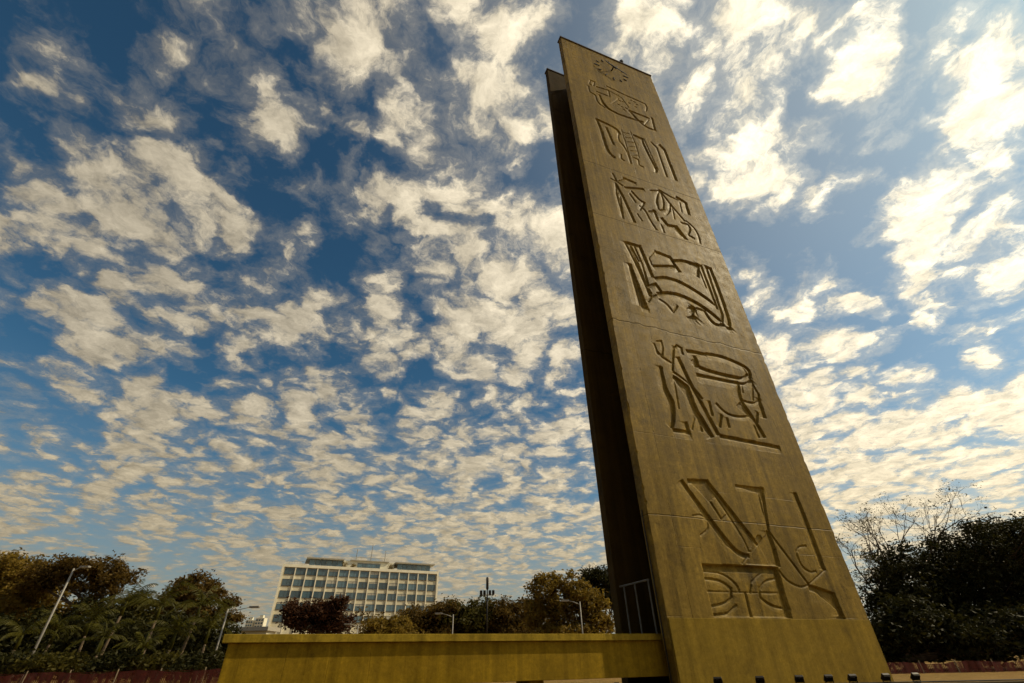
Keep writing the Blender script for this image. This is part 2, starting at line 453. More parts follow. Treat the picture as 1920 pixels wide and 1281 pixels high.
M['leaf_palm'] = leaf_mat('leaf_palm', (0.028, 0.030, 0.005), (0.115, 0.102, 0.013), .42, .45)
M['net'] = simple('red_netting', (0.12, 0.016, 0.006), .6, var=.3)
M['wall_white'] = simple('aged_white_render', (0.68, 0.64, 0.50), .8, var=.12, scale=.4)
M['spandrel'] = simple('cream_spandrel', (0.60, 0.55, 0.40), .8, var=.14, scale=.5)
M['fin'] = simple('pale_fin', (0.76, 0.71, 0.56), .75, var=.1, scale=.5)
M['alu'] = simple('window_aluminium', (0.10, 0.10, 0.095), .4, .6)
def glass(name, col, rough):
    m, g, b = mat_base(name, rough, .7)
    b.inputs['Base Color'].default_value = (*col, 1); b.inputs['IOR'].default_value = 1.5
    oi = g.new('ShaderNodeObjectInfo')
    k = g.rng(oi.outputs['Random'], 0, 1, .55, 1.5)
    g.l.new(g.vmath('SCALE', g.comb(*col), k), b.inputs['Base Color'])
    return m
M['pane'] = glass('window_glass', (0.075, 0.125, 0.155), .06)
M['roofgrey'] = simple('roof_grey', (0.33, 0.30, 0.24), .8, var=.15)
M['blind'] = simple('roller_blind', (0.42, 0.40, 0.33), .8, var=.1)
M['lens'] = simple('lamp_lens', (0.55, 0.55, 0.5), .2)

def ground_mat():
    m, g, b = mat_base('dry_grass_ground', .95, .1)
    tc = g.new('ShaderNodeTexCoord'); o = tc.outputs['Object']
    a = g.noise(o, .08, 6, .6); c = g.noise(o, 1.4, 8, .7); e = g.noise(o, 14, 6, .7)
    col = g.mix(g.rng(a, .4, .6), (0.23, 0.125, 0.035), (0.15, 0.095, 0.022))
    col = g.mix(g.rng(c, .4, .65), col, (0.29, 0.19, 0.06))
    g.l.new(g.vmath('SCALE', col, g.rng(e, .3, .7, .6, 1.3)), b.inputs['Base Color'])
    bp = g.new('ShaderNodeBump'); bp.inputs['Strength'].default_value = .8; bp.inputs['Distance'].default_value = .08
    g.l.new(e, bp.inputs['Height']); g.l.new(bp.outputs[0], b.inputs['Normal'])
    return m
M['ground'] = ground_mat()
def water_mat():
    m, g, b = mat_base('pool_water', .06, .5)
    b.inputs['Base Color'].default_value = (0.012, 0.014, 0.010, 1)
    tc = g.new('ShaderNodeTexCoord'); bp = g.new('ShaderNodeBump'); bp.inputs['Strength'].default_value = .2; bp.inputs['Distance'].default_value = .05
    g.l.new(g.noise(tc.outputs['Object'], 2.2, 4, .5), bp.inputs['Height']); g.l.new(bp.outputs[0], b.inputs['Normal'])
    return m
M['water'] = water_mat()
M['rim'] = concrete('pool_rim_concrete', (0.05, 0.04, 0.025), (0.09, 0.07, 0.035), streak=.2, stain=.3)

# ------------------------------------------------------------------ ground
gm = MB(); gm.add([(-4000, -4000, 0), (4000, -4000, 0), (4000, 4000, 0), (-4000, 4000, 0)], [(0, 1, 2, 3)])
tag(gm.build('ground', M['ground']), 'wide flat ground of dry brownish lawn', kind='structure')

# ------------------------------------------------------------------ the clock tower
TA = Vector((5.279, 18.903, 0)); TROT = R(21.432); TW, TD, TT, TH = 10.236, 3.54, 0.48, 50.0
tower = empty('clock_tower', TA, TROT)
tag(tower, 'tall clock tower of two parallel concrete slabs with carved reliefs', 'tower')
TM = Matrix.Translation(TA) @ Matrix.Rotation(TROT, 4, 'Z')

RELIEF_CUTS = {
 1: [
  (0.16, 0.10, [(2.16,42.5),(2.4,43.36),(2.77,43.29),(2.59,42.48),(2.21,42.43)]),
  (0.20, 0.12, [(2.03,41.96),(2.02,40.98),(2.55,40.82),(2.55,39.57),(3.22,39.2)]),
  (0.26, 0.14, [(3.02,41.15),(3.19,39.79),(3.92,39.05),(5.4,39.1),(6.98,39.38)]),
  (0.20, 0.12, [(2.78,42.51),(4.15,42.78),(4.09,41.56)]),
  (0.20, 0.12, [(2.71,41.58),(4.03,41.64)]),
  (0.22, 0.12, [(3.99,43.5),(5.66,43.21),(7.24,43.14),(8.04,43.05),(8.18,42.48),(7.84,41.56)]),
  (0.14, 0.07, [(4.27,42.68),(5.37,42.34),(5.89,40.96)]),
  (0.12, 0.06, [(5.03,41.89),(4.08,40.39)]),
  (0.26, 0.14, [(5.87,40.53),(6.51,39.3),(7.31,38.59),(8.16,38.81),(8.32,40.74)]),
  (0.26, 0.14, [(5.87,40.53),(7.88,40.52)]),
  (0.14, 0.08, [(7.78,40.09),(7.05,38.83)]),
  (0.20, 0.09, [(4.98,41.59),(5.16,41.58)]),
  (0.20, 0.09, [(5.31,41.64),(5.49,41.64)]),
  (0.20, 0.09, [(6.34,42.61),(6.52,42.6)]),
  (0.20, 0.09, [(6.66,42.56),(6.84,42.55)]),
  (0.20, 0.09, [(6.85,42.21),(7.04,42.2)]),
  (0.20, 0.09, [(4.71,40.77),(4.88,40.76)]),
  (0.20, 0.09, [(4.99,40.58),(5.16,40.57)]),
  (0.20, 0.09, [(5.12,40.24),(5.29,40.23)]),
  (0.20, 0.09, [(5.45,40.67),(5.63,40.66)]),
  (0.20, 0.09, [(6.0,41.9),(6.18,41.89)]),
  (0.20, 0.09, [(6.61,41.65),(6.79,41.64)]),
  (0.20, 0.09, [(5.24,40.07),(5.41,40.06)]),
 ],
 2: [
  (0.30, 0.14, [(1.97,36.73),(2.59,36.65),(3.49,36.5),(3.97,36.23),(4.1,35.63)]),
  (0.30, 0.14, [(2.12,36.54),(2.35,35.04),(2.46,32.22),(2.96,31.89)]),
  (0.26, 0.14, [(2.88,35.9),(3.18,33.61)]),
  (0.20, 0.10, [(3.92,35.62),(3.72,34.61),(4.14,33.98),(4.31,33.06),(4.33,31.77)]),
  (0.12, 0.06, [(4.3,36.43),(4.36,33.93),(4.35,31.86)]),
  (0.12, 0.06, [(5.22,36.76),(5.35,34.83),(5.32,33.02)]),
  (0.30, 0.14, [(5.43,36.42),(6.34,36.34),(6.27,35.68),(6.5,33.9),(6.81,32.15),(6.58,31.74)]),
  (0.26, 0.12, [(7.17,36.32),(7.62,35.71),(7.6,31.69)]),
  (0.34, 0.16, [(8.05,36.44),(8.45,35.84),(8.51,31.66)]),
  (0.14, 0.07, [(6.45,36.36),(6.87,32.26)]),
  (0.20, 0.10, [(3.61,32.6),(3.51,32.06),(3.75,31.86)]),
  (0.18, 0.09, [(4.66,32.83),(5.15,32.76),(5.11,32.01),(5.43,31.93)]),
  (0.14, 0.07, [(4.42,36.09),(5.22,36.39)]),
  (0.14, 0.07, [(4.45,35.46),(5.21,35.76)]),
  (0.14, 0.07, [(4.49,34.84),(5.21,35.15)]),
  (0.14, 0.07, [(4.52,34.23),(5.21,34.54)]),
  (0.14, 0.07, [(4.55,33.63),(5.2,33.95)]),
  (0.14, 0.07, [(4.59,33.04),(5.2,33.37)]),
 ],
 3: [
  (0.24, 0.12, [(2.45,28.46),(2.3,27.29),(2.38,24.68)]),
  (0.26, 0.13, [(2.49,28.28),(2.83,27.11),(3.26,24.66)]),
  (0.14, 0.08, [(2.55,27.09),(2.34,24.73)]),
  (0.24, 0.13, [(3.19,29.56),(4.23,29.4)]),
  (0.26, 0.13, [(3.07,28.39),(4.75,28.98)]),
  (0.20, 0.10, [(2.37,29.58),(2.55,28.76),(2.97,28.47)]),
  (0.18, 0.10, [(2.06,28.87),(2.55,28.76),(3.27,29.46)]),
  (0.20, 0.10, [(3.43,27.76),(3.77,26.95)]),
  (0.24, 0.12, [(3.67,28.18),(4.15,27.39),(4.56,27.27),(3.95,26.2)]),
  (0.20, 0.10, [(4.01,26.75),(4.4,26.44),(4.62,25.38),(4.92,24.62)]),
  (0.16, 0.08, [(3.62,25.69),(3.88,25.08)]),
  (0.22, 0.12, [(5.35,29.06),(6.35,29.52),(5.77,28.15),(5.68,26.98),(6.2,27.27),(6.46,28.59),(6.35,29.52)]),
  (0.22, 0.12, [(6.35,29.52),(7.23,29.16),(7.87,29.08)]),
  (0.22, 0.12, [(6.35,29.52),(7.05,27.99),(7.81,26.65)]),
  (0.32, 0.16, [(7.8,29.47),(8.62,29.08),(8.54,27.59)]),
  (0.24, 0.13, [(4.63,26.41),(5.23,26.76),(5.35,25.65)]),
  (0.34, 0.16, [(5.76,26.17),(6.06,25.6),(6.84,25.76),(7.21,24.96),(7.41,24.58)]),
  (0.26, 0.12, [(7.34,26.36),(7.99,26.41),(8.14,25.9),(7.68,25.17),(8.13,25.0)]),
  (0.20, 0.10, [(7.94,26.73),(8.52,26.2),(8.66,25.37),(8.53,24.57)]),
  (0.18, 0.10, [(5.48,25.36),(5.54,24.53)]),
  (0.22, 0.12, [(6.98,28.2),(6.72,27.3),(6.21,26.62)]),
  (0.14, 0.08, [(7.03,27.82),(6.88,26.45)]),
  (0.14, 0.08, [(7.96,28.79),(7.82,27.61)]),
  (0.16, 0.08, [(4.5,25.84),(4.75,24.93)]),
 ],
 4: [
  (0.30, 0.15, [(2.08,22.4),(3.17,22.44),(3.38,21.08),(3.57,19.84)]),
  (0.26, 0.14, [(2.08,22.4),(2.64,20.23),(3.0,18.21)]),
  (0.22, 0.12, [(2.36,22.36),(2.79,20.93)]),
  (0.22, 0.12, [(2.69,22.35),(2.99,20.7),(3.02,19.04)]),
  (0.34, 0.16, [(2.09,20.46),(2.12,17.25),(2.53,17.3)]),
  (0.30, 0.15, [(4.27,22.36),(5.39,22.24),(5.85,21.04)]),
  (0.30, 0.15, [(3.68,20.91),(5.45,21.46)]),
  (0.14, 0.07, [(4.27,22.36),(3.61,21.52),(3.68,20.91)]),
  (0.32, 0.16, [(5.57,22.01),(6.34,22.31),(7.69,22.28),(7.26,20.98)]),
  (0.18, 0.10, [(7.55,21.85),(7.63,20.21)]),
  (0.32, 0.15, [(3.57,19.84),(4.47,20.24),(5.51,20.21),(6.65,19.74),(7.43,19.29),(7.86,18.96)]),
  (0.26, 0.13, [(2.97,19.01),(3.6,19.39),(3.88,18.84)]),
  (0.34, 0.16, [(3.46,18.61),(4.35,18.96),(5.39,19.02),(6.54,18.68),(7.33,18.18),(7.89,17.7)]),
  (0.26, 0.13, [(7.89,22.27),(7.98,18.57)]),
  (0.26, 0.13, [(8.31,22.35),(8.21,18.19),(7.95,17.53)]),
  (0.30, 0.15, [(8.31,22.35),(8.66,22.27),(8.72,20.0),(8.63,17.72),(8.39,17.25),(8.12,17.25)]),
  (0.20, 0.10, [(3.55,18.16),(4.03,17.92),(4.35,17.36),(4.79,17.92)]),
  (0.50, 0.18, [(5.67,18.21),(6.13,18.17),(5.74,17.48),(5.24,17.27)]),
  (0.28, 0.14, [(6.22,18.26),(6.83,18.21),(7.05,17.51),(7.43,17.24),(7.93,17.47)]),
  (0.20, 0.10, [(2.71,17.65),(3.07,18.18),(3.37,18.43)]),
 ],
 5: [
  (0.14, 0.08, [(2.57,14.94),(2.9,15.02),(2.95,14.58),(2.76,14.1),(2.48,14.08),(2.44,14.51),(2.39,14.72)]),
  (0.20, 0.10, [(2.46,14.29),(2.72,13.96),(3.22,13.72)]),
  (0.20, 0.11, [(3.69,14.79),(3.88,14.99),(4.19,14.86),(4.17,14.41)]),
  (0.20, 0.11, [(3.69,14.79),(3.49,14.17),(3.19,13.17),(4.09,12.64),(4.63,11.85)]),
  (0.26, 0.15, [(3.83,14.16),(3.95,13.66),(4.15,12.69),(4.54,11.56),(4.8,10.65),(5.02,9.95),(8.75,9.83)]),
  (0.34, 0.16, [(3.14,12.91),(3.96,12.49),(4.03,11.17),(4.32,10.62),(4.62,9.8)]),
  (0.12, 0.06, [(3.11,12.66),(2.95,11.0)]),
  (0.26, 0.14, [(2.51,13.28),(2.45,12.06),(2.76,11.34),(2.51,10.27),(2.26,9.87),(3.23,9.86),(3.22,10.3)]),
  (0.22, 0.12, [(4.01,11.09),(4.04,9.99)]),
  (0.12, 0.06, [(4.01,11.09),(3.42,9.98)]),
  (0.30, 0.15, [(4.46,14.79),(4.98,14.84),(5.78,14.85)]),
  (0.26, 0.14, [(5.8,14.89),(6.68,14.96),(7.43,14.87),(8.52,14.6),(8.78,14.19),(8.48,13.64),(7.92,13.33),(7.31,13.37)]),
  (0.30, 0.15, [(5.01,14.48),(5.01,13.88),(5.7,13.74),(7.18,13.68),(8.02,13.72),(8.39,14.07)]),
  (0.12, 0.07, [(5.01,14.48),(5.53,14.8),(6.28,14.9),(7.38,14.73),(8.28,14.49),(8.39,14.07)]),
  (0.30, 0.15, [(4.7,13.33),(7.43,13.33)]),
  (0.28, 0.14, [(7.56,13.29),(7.23,12.26),(7.78,11.14),(8.06,10.24)]),
  (0.20, 0.11, [(8.57,13.61),(8.62,13.1),(8.77,12.71),(8.41,12.29),(7.87,12.15),(7.23,12.26)]),
  (0.14, 0.08, [(8.53,13.34),(8.15,12.33)]),
  (0.12, 0.07, [(7.72,13.19),(7.59,12.7)]),
  (0.28, 0.15, [(8.66,12.51),(8.59,11.36)]),
  (0.20, 0.11, [(5.46,11.72),(5.84,11.27),(6.5,11.14),(7.37,11.31)]),
  (0.22, 0.12, [(5.04,11.73),(4.98,10.94)]),
  (0.24, 0.12, [(5.59,11.04),(5.23,10.35)]),
  (0.22, 0.12, [(5.89,10.93),(5.84,10.43)]),
  (0.26, 0.12, [(8.18,11.6),(7.81,10.9)]),
  (0.20, 0.10, [(7.59,10.8),(7.64,10.16)]),
 ],
 6: [
  (0.26, 0.13, [(2.13,7.44),(2.59,6.71),(3.1,5.99),(3.89,4.86),(4.29,4.6),(4.68,4.57)]),
  (0.28, 0.14, [(2.41,7.5),(3.54,7.57),(3.63,7.3)]),
  (0.12, 0.09, [(2.93,7.46),(3.74,5.93),(4.03,6.13)]),
  (0.18, 0.10, [(3.47,7.36),(4.13,6.28),(4.68,5.21),(4.77,4.71)]),
  (0.26, 0.13, [(3.55,7.51),(4.43,6.31),(5.35,5.01)]),
  (0.22, 0.12, [(5.08,7.5),(6.69,7.51),(6.42,6.46),(6.24,5.59)]),
  (0.10, 0.06, [(6.33,7.31),(6.22,6.44),(6.26,5.85)]),
  (0.10, 0.08, [(4.19,4.23),(6.21,5.58)]),
  (0.30, 0.15, [(6.21,5.58),(6.25,4.85),(6.18,4.22)]),
  (0.14, 0.08, [(6.21,5.58),(6.83,4.6),(7.48,3.57)]),
  (0.26, 0.14, [(8.72,7.46),(8.8,6.17),(8.77,4.18)]),
  (0.08, 0.06, [(8.77,4.18),(7.47,3.56)]),
  (0.34, 0.16, [(7.47,3.55),(8.79,3.25),(8.81,2.49),(8.34,2.32)]),
  (0.12, 0.07, [(6.07,4.03),(6.32,3.65),(6.98,3.43),(7.47,3.56)]),
  (0.12, 0.07, [(8.11,5.11),(7.62,5.06),(7.37,4.76),(7.46,4.21),(7.84,4.03),(8.15,4.1)]),
  (0.10, 0.06, [(2.23,5.96),(2.66,6.06),(2.95,5.84),(2.91,5.49),(2.39,5.21)]),
  (0.30, 0.16, [(2.12,4.12),(6.0,4.13),(5.94,2.58),(5.92,2.32)]),
  (0.14, 0.09, [(2.11,3.64),(2.9,3.6),(3.33,3.31),(3.24,3.01),(2.78,2.8),(2.13,2.71)]),
  (0.12, 0.08, [(2.14,3.89),(3.07,3.86),(3.64,3.5),(3.71,3.23)]),
  (0.14, 0.09, [(5.99,3.76),(5.25,3.68),(4.81,3.41),(4.69,3.04),(5.1,2.75),(5.97,2.65)]),
  (0.12, 0.08, [(5.08,3.93),(4.48,3.59),(4.22,3.18)]),
  (0.06, 0.05, [(2.08,3.19),(5.68,3.2)]),
  (0.16, 0.10, [(4.0,3.18),(3.95,2.31)]),
  (0.12, 0.08, [(2.15,2.42),(2.83,2.48),(3.35,2.75)]),
 ],
}
RELIEF_FIELDS = {
 6: [
  (0.07, [(2.5,7.48),(3.52,7.55),(3.82,6.89),(3.29,6.59)]),
  (0.05, [(3.45,7.36),(3.63,7.45),(5.19,5.07),(4.77,4.74)]),
  (0.08, [(5.09,7.47),(6.66,7.49),(6.46,6.69),(6.35,7.23)]),
  (0.06, [(6.18,5.55),(6.16,4.23),(5.66,4.28),(5.4,5.01)]),
  (0.10, [(7.47,3.52),(8.77,3.24),(8.8,2.5),(8.37,2.8),(7.94,3.11)]),
  (0.06, [(2.22,7.31),(2.59,6.71),(3.88,4.83),(4.42,4.57),(3.61,4.85),(2.7,6.17)]),
  (0.06, [(8.73,7.37),(8.73,4.23),(8.52,4.32),(8.51,6.08)]),
 ],
 5: [
  (0.10, [(3.14,12.87),(3.96,12.48),(4.03,11.17),(4.6,9.81),(4.32,9.85),(3.81,10.83),(3.65,11.72),(3.2,12.51)]),
  (0.08, [(2.51,13.11),(2.45,12.06),(2.76,11.34),(2.49,10.27),(2.27,9.9),(2.28,10.45),(2.44,11.21),(2.26,11.94)]),
  (0.08, [(7.14,12.08),(7.76,11.1),(7.84,10.84),(7.45,11.25),(6.74,11.77)]),
  (0.09, [(4.59,14.14),(5.04,14.42),(5.04,13.84),(5.43,13.77),(4.69,13.73)]),
  (0.08, [(8.64,12.46),(8.59,11.38),(8.48,11.57),(8.47,12.22)]),
 ],
 4: [
  (0.10, [(2.08,20.42),(2.53,17.32),(2.13,17.27)]),
  (0.06, [(2.11,22.37),(2.36,22.33),(3.1,18.3),(2.94,18.47)]),
  (0.10, [(6.36,22.28),(7.65,22.24),(7.27,21.0),(7.28,21.75)]),
  (0.08, [(3.7,20.88),(5.41,21.41),(5.12,21.11),(3.76,20.69)]),
  (0.08, [(5.52,18.07),(6.08,18.13),(5.7,17.47),(5.28,17.3),(5.31,17.69)]),
  (0.06, [(3.46,18.59),(4.34,18.94),(5.38,18.99),(6.53,18.65),(6.29,18.55),(5.08,18.65),(4.06,18.63)]),
 ],
 3: [
  (0.08, [(5.81,26.08),(6.05,25.55),(6.82,25.71),(7.2,24.93),(7.01,24.74),(6.55,25.21),(5.91,25.25)]),
  (0.07, [(2.46,27.91),(2.39,24.72),(2.33,25.58)]),
  (0.07, [(6.05,29.17),(5.81,28.16),(5.68,27.01),(5.55,27.73)]),
 ],
 2: [
  (0.07, [(2.1,36.44),(2.35,35.04),(2.46,32.22),(2.27,32.28),(2.11,34.2)]),
  (0.07, [(5.48,36.39),(6.34,36.3),(6.27,35.68),(6.01,36.02)]),
 ],
 1: [
  (0.08, [(5.9,40.51),(6.5,39.25),(6.22,39.42)]),
  (0.06, [(3.03,41.05),(3.18,39.74),(3.91,39.01),(3.53,38.9),(2.95,39.84)]),
 ],
}
PANELS = {1: (38.2, 44.0, .05), 2: (31.2, 37.2, .05), 3: (24.5, 29.9, .045), 4: (16.8, 22.9, .04), 5: (9.4, 15.5, .033), 6: (2.32, 7.9, .028)}
PU0, PU1 = 1.5, 9.3

def smooth_line(pts):
    """round off gentle bends, keep real corners"""
    if len(pts) < 4: return pts
    P = [np.array(p, float) for p in pts]
    for _ in range(2):
        Q = [P[0]]
        for i in range(1, len(P) - 1):
            a, b, c = P[i - 1], P[i], P[i + 1]; u, v = b - a, c - b
            cs = (u @ v) / (np.linalg.norm(u) * np.linalg.norm(v) + 1e-9)
            if cs < .45: Q.append(b)
            else: Q += [b + (a - b) * .25, b + (c - b) * .25]
        P = Q + [P[-1]]
    return [tuple(p) for p in P]

def cut_depth(U, Z, cuts, cell):
    """depth of a sunken relief: a sheer edge along each line, sloping back out on its lower-left side"""
    D = np.zeros_like(U)
    for (w, dep, pts) in cuts:
        pts = smooth_line(pts); w, dep = w * (1.9 if dep > .125 else 1.3), dep * .84
        for (a, b) in zip(pts[:-1], pts[1:]):
            ax, az = a; bx, bz = b; dx, dz = bx - ax, bz - az; L = math.hypot(dx, dz)
            if L < 1e-3: continue
            tx, tz = dx / L, dz / L; nx, nz = -tz, tx
            if nx * -.64 + nz * -.77 < 0: nx, nz = -nx, -nz
            s = (U - ax) * tx + (Z - az) * tz; q = (U - ax) * nx + (Z - az) * nz
            ok = (s > -.03) & (s < L + .03) & (q > -.02) & (q < w)
            val = dep * (.62 * np.clip(1 - q / (w * .38), 0, 1) ** .7 + .38 * np.clip(1 - q / w, 0, 1))
            D = np.where(ok, np.maximum(D, val), D)
    return D

def relief_mesh(k):
    z0, z1, c = PANELS[k]; nu = int((PU1 - PU0) / c); nz = int((z1 - z0) / c)
    u = np.linspace(PU0, PU1, nu + 1); z = np.linspace(z0, z1, nz + 1); U, Z = np.meshgrid(u, z)
    D = cut_depth(U, Z, RELIEF_CUTS[k], c)
    if k == 6:   # the sunken field low down at the left of the last panel
        xr = 6.02 - (4.13 - Z) * .09
        inside = (U > 2.1) & (U < xr) & (Z < 4.13) & (Z > 2.36)
        D = np.where(inside, D + .06, D)
        tri = (Z < 5.4) & (Z > 4.2) & (U > 4.35 + (Z - 4.2) * .93) & (U < 6.05 - (Z - 4.2) * .36)
        D = np.where(tri, np.maximum(D, .05), D)
    for (fd, poly) in RELIEF_FIELDS[k]:      # broad sunken fields beside the lines
        ins = np.zeros(U.shape, bool); n = len(poly)
        for i in range(n):
            (xa, za), (xb, zb) = poly[i], poly[(i + 1) % n]
            if abs(zb - za) < 1e-6: continue
            ins ^= ((za > Z) != (zb > Z)) & (U < (xb - xa) * (Z - za) / (zb - za) + xa)
        D = np.where(ins, np.maximum(D, fd), D)
    D[0, :] = D[-1, :] = 0; D[:, 0] = D[:, -1] = 0
    rs = np.random.RandomState(k); D = D + (D > 0) * rs.uniform(-.004, .004, D.shape)
    V = np.stack([U, D, Z], -1).reshape(-1, 3)
    i = np.arange(nu); j = np.arange(nz); I, J = np.meshgrid(i, j); a = J * (nu + 1) + I
    F = np.stack([a, a + 1, a + nu + 2, a + nu + 1], -1).reshape(-1, 4)
    return np_mesh('relief_panel', V, F)

def slab_front():
    """front slab: sides, back, top and the plain parts of the face round the six reliefs"""
    b = MB(); ch = .03
    zs = [0.0]
    for k in (6, 5, 4, 3, 2, 1): zs += [PANELS[k][0], PANELS[k][1]]
    zs += [TH]
    e = .14; rnd = random.Random(3); nz = 260; J = [[rnd.uniform(.012, .03) + (rnd.uniform(.02, .075) if rnd.random() < .13 else 0) for _ in range(nz + 1)] for _ in (0, 1)]
    for s_ in (0, 1):      # worn, slightly chipped arrises
        X = (lambda q: q) if s_ == 0 else (lambda q: TW - q)
        vs = []
        for i in range(nz + 1):
            z = TH * i / nz; c = J[s_][i]; vs += [(X(e), 0, z), (X(c), 0, z), (X(0), c, z), (X(0), e, z)]
        fs = []
        for i in range(nz):
            for j in range(3):
                q = (i * 4 + j, i * 4 + j + 1, i * 4 + j + 5, i * 4 + j + 4); fs.append(q[::-1] if s_ == 0 else q)
        b.add(vs, fs)
        b.add([(X(0), e, 0), (X(0), TT, 0), (X(0), TT, TH), (X(0), e, TH)], [(3, 2, 1, 0) if s_ == 0 else (0, 1, 2, 3)])
    b.add([(0, TT, 0), (TW, TT, 0), (TW, TT, TH), (0, TT, TH), (0, 0, TH), (TW, 0, TH)], [(1, 0, 3, 2), (4, 5, 2, 3)])
    ch = e
    for i in range(len(zs) - 1):
        z0, z1 = zs[i], zs[i + 1]
        if i % 2 == 0: spans = [(ch, TW - ch)]
        else: spans = [(ch, PU0), (PU1, TW - ch)]
        for (u0, u1) in spans: b.add([(u0, 0, z0), (u1, 0, z0), (u1, 0, z1), (u0, 0, z1)], [(0, 1, 2, 3)])
    return b
slab_front().build('front_slab', M['tower'], tower)
for k in (1, 2, 3, 4, 5, 6):
    link('relief_panel', relief_mesh(k), M['tower'], tower)
bs = MB(); bs.box(0, TW, TD - TT, TD, 0, TH - .02, .03); bs.build('back_slab', M['tower_shaded'], tower)
cr = MB(); cr.box(2.6, 8.2, TT + .002, TD - TT - .002, .9, 48.0); cr.build('sun_block_core', M['tower_shaded'], tower)  # unseen inner walls filled solid, added to keep the sun out
# smooth rendered plinth on the lower face, a little proud
bb = MB(); bb.box(-.001 + .035, TW - .034, -.045, -.002, 0.0, 2.30, .012); bb.build('plinth_render', M['tower_base'], tower)
# metal flashing on both tops
for (y0, y1, zt) in ((-.07, TT + .07, TH + .004), (TD - TT - .06, TD + .06, TH - .014)):
    fl = MB(); fl.box(-.07, TW + .07, y0, y1, zt, zt + .16, .01); fl.build('top_flashing', M['flash'], tower)
lm = MB(); lm.tube([(7.05, .2, TH + .15), (7.05, .2, TH + .75)], .05, 8); lm.tube([(7.05, .2, TH + .7), (7.05, .2, TH + .85), (7.05, .2, TH + 1.12), (7.05, .2, TH + 1.2)], [.1, .2, .2, .08], 10)
lm.build('beacon_lamp', M['iron'], tower)
# clock
CU, CZ, CR_ = 5.15, 47.2, 1.6
ck = MB(); ck.tube([(CU, -.001, CZ), (CU, -.46, CZ)], [.07, .06], 12); clock = ck.build('clock', M['iron'], tower)
mk = {}
for h in range(12):
    a = R(30 * h); lng = .27 if h % 3 == 0 else .17
    me_ = MB(); me_.box(-.055, .055, -.05, -.001, -lng, lng, .01)
    o = me_.build('hour_marker', M['iron'], clock); o.location = (CU + math.sin(a) * CR_, 0, CZ + math.cos(a) * CR_); o.rotation_euler = (0, a, 0)
for nm, ang, ln, wd, yy in (('minute_hand', 118, 1.5, .075, -.45), ('hour_hand', 309, 1.0, .10, -.40)):
    hb = MB(); hb.add([(-wd, yy - .02, -.35), (wd, yy - .02, -.35), (wd * .5, yy - .02, ln), (-wd * .5, yy - .02, ln), (-wd, yy + .02, -.35), (wd, yy + .02, -.35), (wd * .5, yy + .02, ln), (-wd * .5, yy + .02, ln)],
                      [(0, 1, 2, 3), (7, 6, 5, 4), (0, 4, 5, 1), (1, 5, 6, 2), (2, 6, 7, 3), (3, 7, 4, 0)])
    o = hb.build(nm, M['iron'], clock); o.location = (CU, 0, CZ); o.rotation_euler = (0, R(ang), 0)
# cables and bolts down the narrow edge of the front slab
cb = MB(); cb.tube([(-.03, .34, 0), (-.03, .34, 5.9), (-.03, .30, 6.1)], .022, 6); cb.build('conduit', M['iron'], tower)

# raised walkway that runs into the gap between the slabs
walk = empty('walkway', TM @ Vector((-6.6, 1.9, 0)), TROT)
tag(walk, 'raised olive concrete walkway with solid parapet leading to the tower', 'walkway')
def wl(b, *a, bev=.012): x0, x1, y0, y1, z0, z1 = a; b.box(x0 + 6.6, x1 + 6.6, y0 - 1.9, y1 - 1.9, z0, z1, bev); return b
wl(MB(), -13.75, 0.7, .74, .90, .62, 1.66).build('parapet', M['parapet'], walk)
wl(MB(), -13.75, 0.7, 2.72, 2.88, .62, 1.66).build('parapet', M['parapet'], walk)
wl(MB(), -13.90, .75, .62, .98, 1.663, 1.86).build('coping', M['coping'], walk)
wl(MB(), -13.90, .75, 2.64, 3.00, 1.663, 1.86).build('coping', M['coping'], walk)
wl(MB(), -13.75, 2.58, .902, 2.718, .64, .86).build('deck', M['parapet'], walk)
for u in (-13.2, -9.0, -4.6):
    wl(MB(), u - .25, u + .25, 1.2, 2.4, 0.0, .638).build('pier', M['parapet'], walk)

# guard rail in the doorway between the slabs
rail = empty('guard_rail', TM @ Vector((.12, 1.75, .86)), TROT)
tag(rail, 'grey metal gate rail in the dark gap between the slabs', 'railing')
for yy in (-.78, .15, .95):
    r_ = MB(); r_.tube([(.05, yy, 0), (.05, yy, 2.75)], .035, 8); r_.build('post', M['rail'], rail)
r_ = MB(); r_.tube([(.05, -.84, 2.78), (.05, 1.25, 2.78)], .04, 8); r_.build('top_rail', M['rail'], rail)

# ------------------------------------------------------------------ office block behind the trees
ZB = 29.0
BL = atz(531, 1057, ZB); BR = atz(823, 1072, ZB); BW = (BR - BL).length; BROT = math.atan2(BR.y - BL.y, BR.x - BL.x)
office = empty('office_building', (BL.x, BL.y, 0), BROT)
tag(office, 'pale office block with a grid of dark windows behind the trees', 'building')
def ob(name, mat, *boxes, bev=0.0, parent=None):
    b = MB()
    for q in boxes: b.box(*q, bev)
    return b.build(name, mat, parent or office)
NB = 15; M0 = .75; PITCH = (BW - 2 * M0) / NB; FL = 3.32
ob('wall', M['spandrel'], (.3, BW - .3, .45, 13.5, 0, ZB - .5))
ob('cornice', M['fin'], (0, BW, 0, 13.8, ZB - .85, ZB))
for x0 in (0, BW - .62): ob('end_frame', M['fin'], (x0, x0 + .62, .003, 13.79, 0, ZB - .853))
for i in range(1, NB):
    x = M0 + i * PITCH; ob('fin', M['fin'], (x - .17, x + .17, .08, .448, 0, ZB - .855))
fr = MB(); ww, wh = (PITCH - .36) / 2, .98
for (x0, x1, z0, z1) in ((-ww, ww, wh - .09, wh), (-ww, ww, -wh, -wh + .09), (-ww, -ww + .09, -wh + .09, wh - .09), (ww - .09, ww, -wh + .09, wh - .09), (-.035, .035, -wh + .09, wh - .09)):
    fr.box(x0, x1, -.09, -.002, z0, z1)
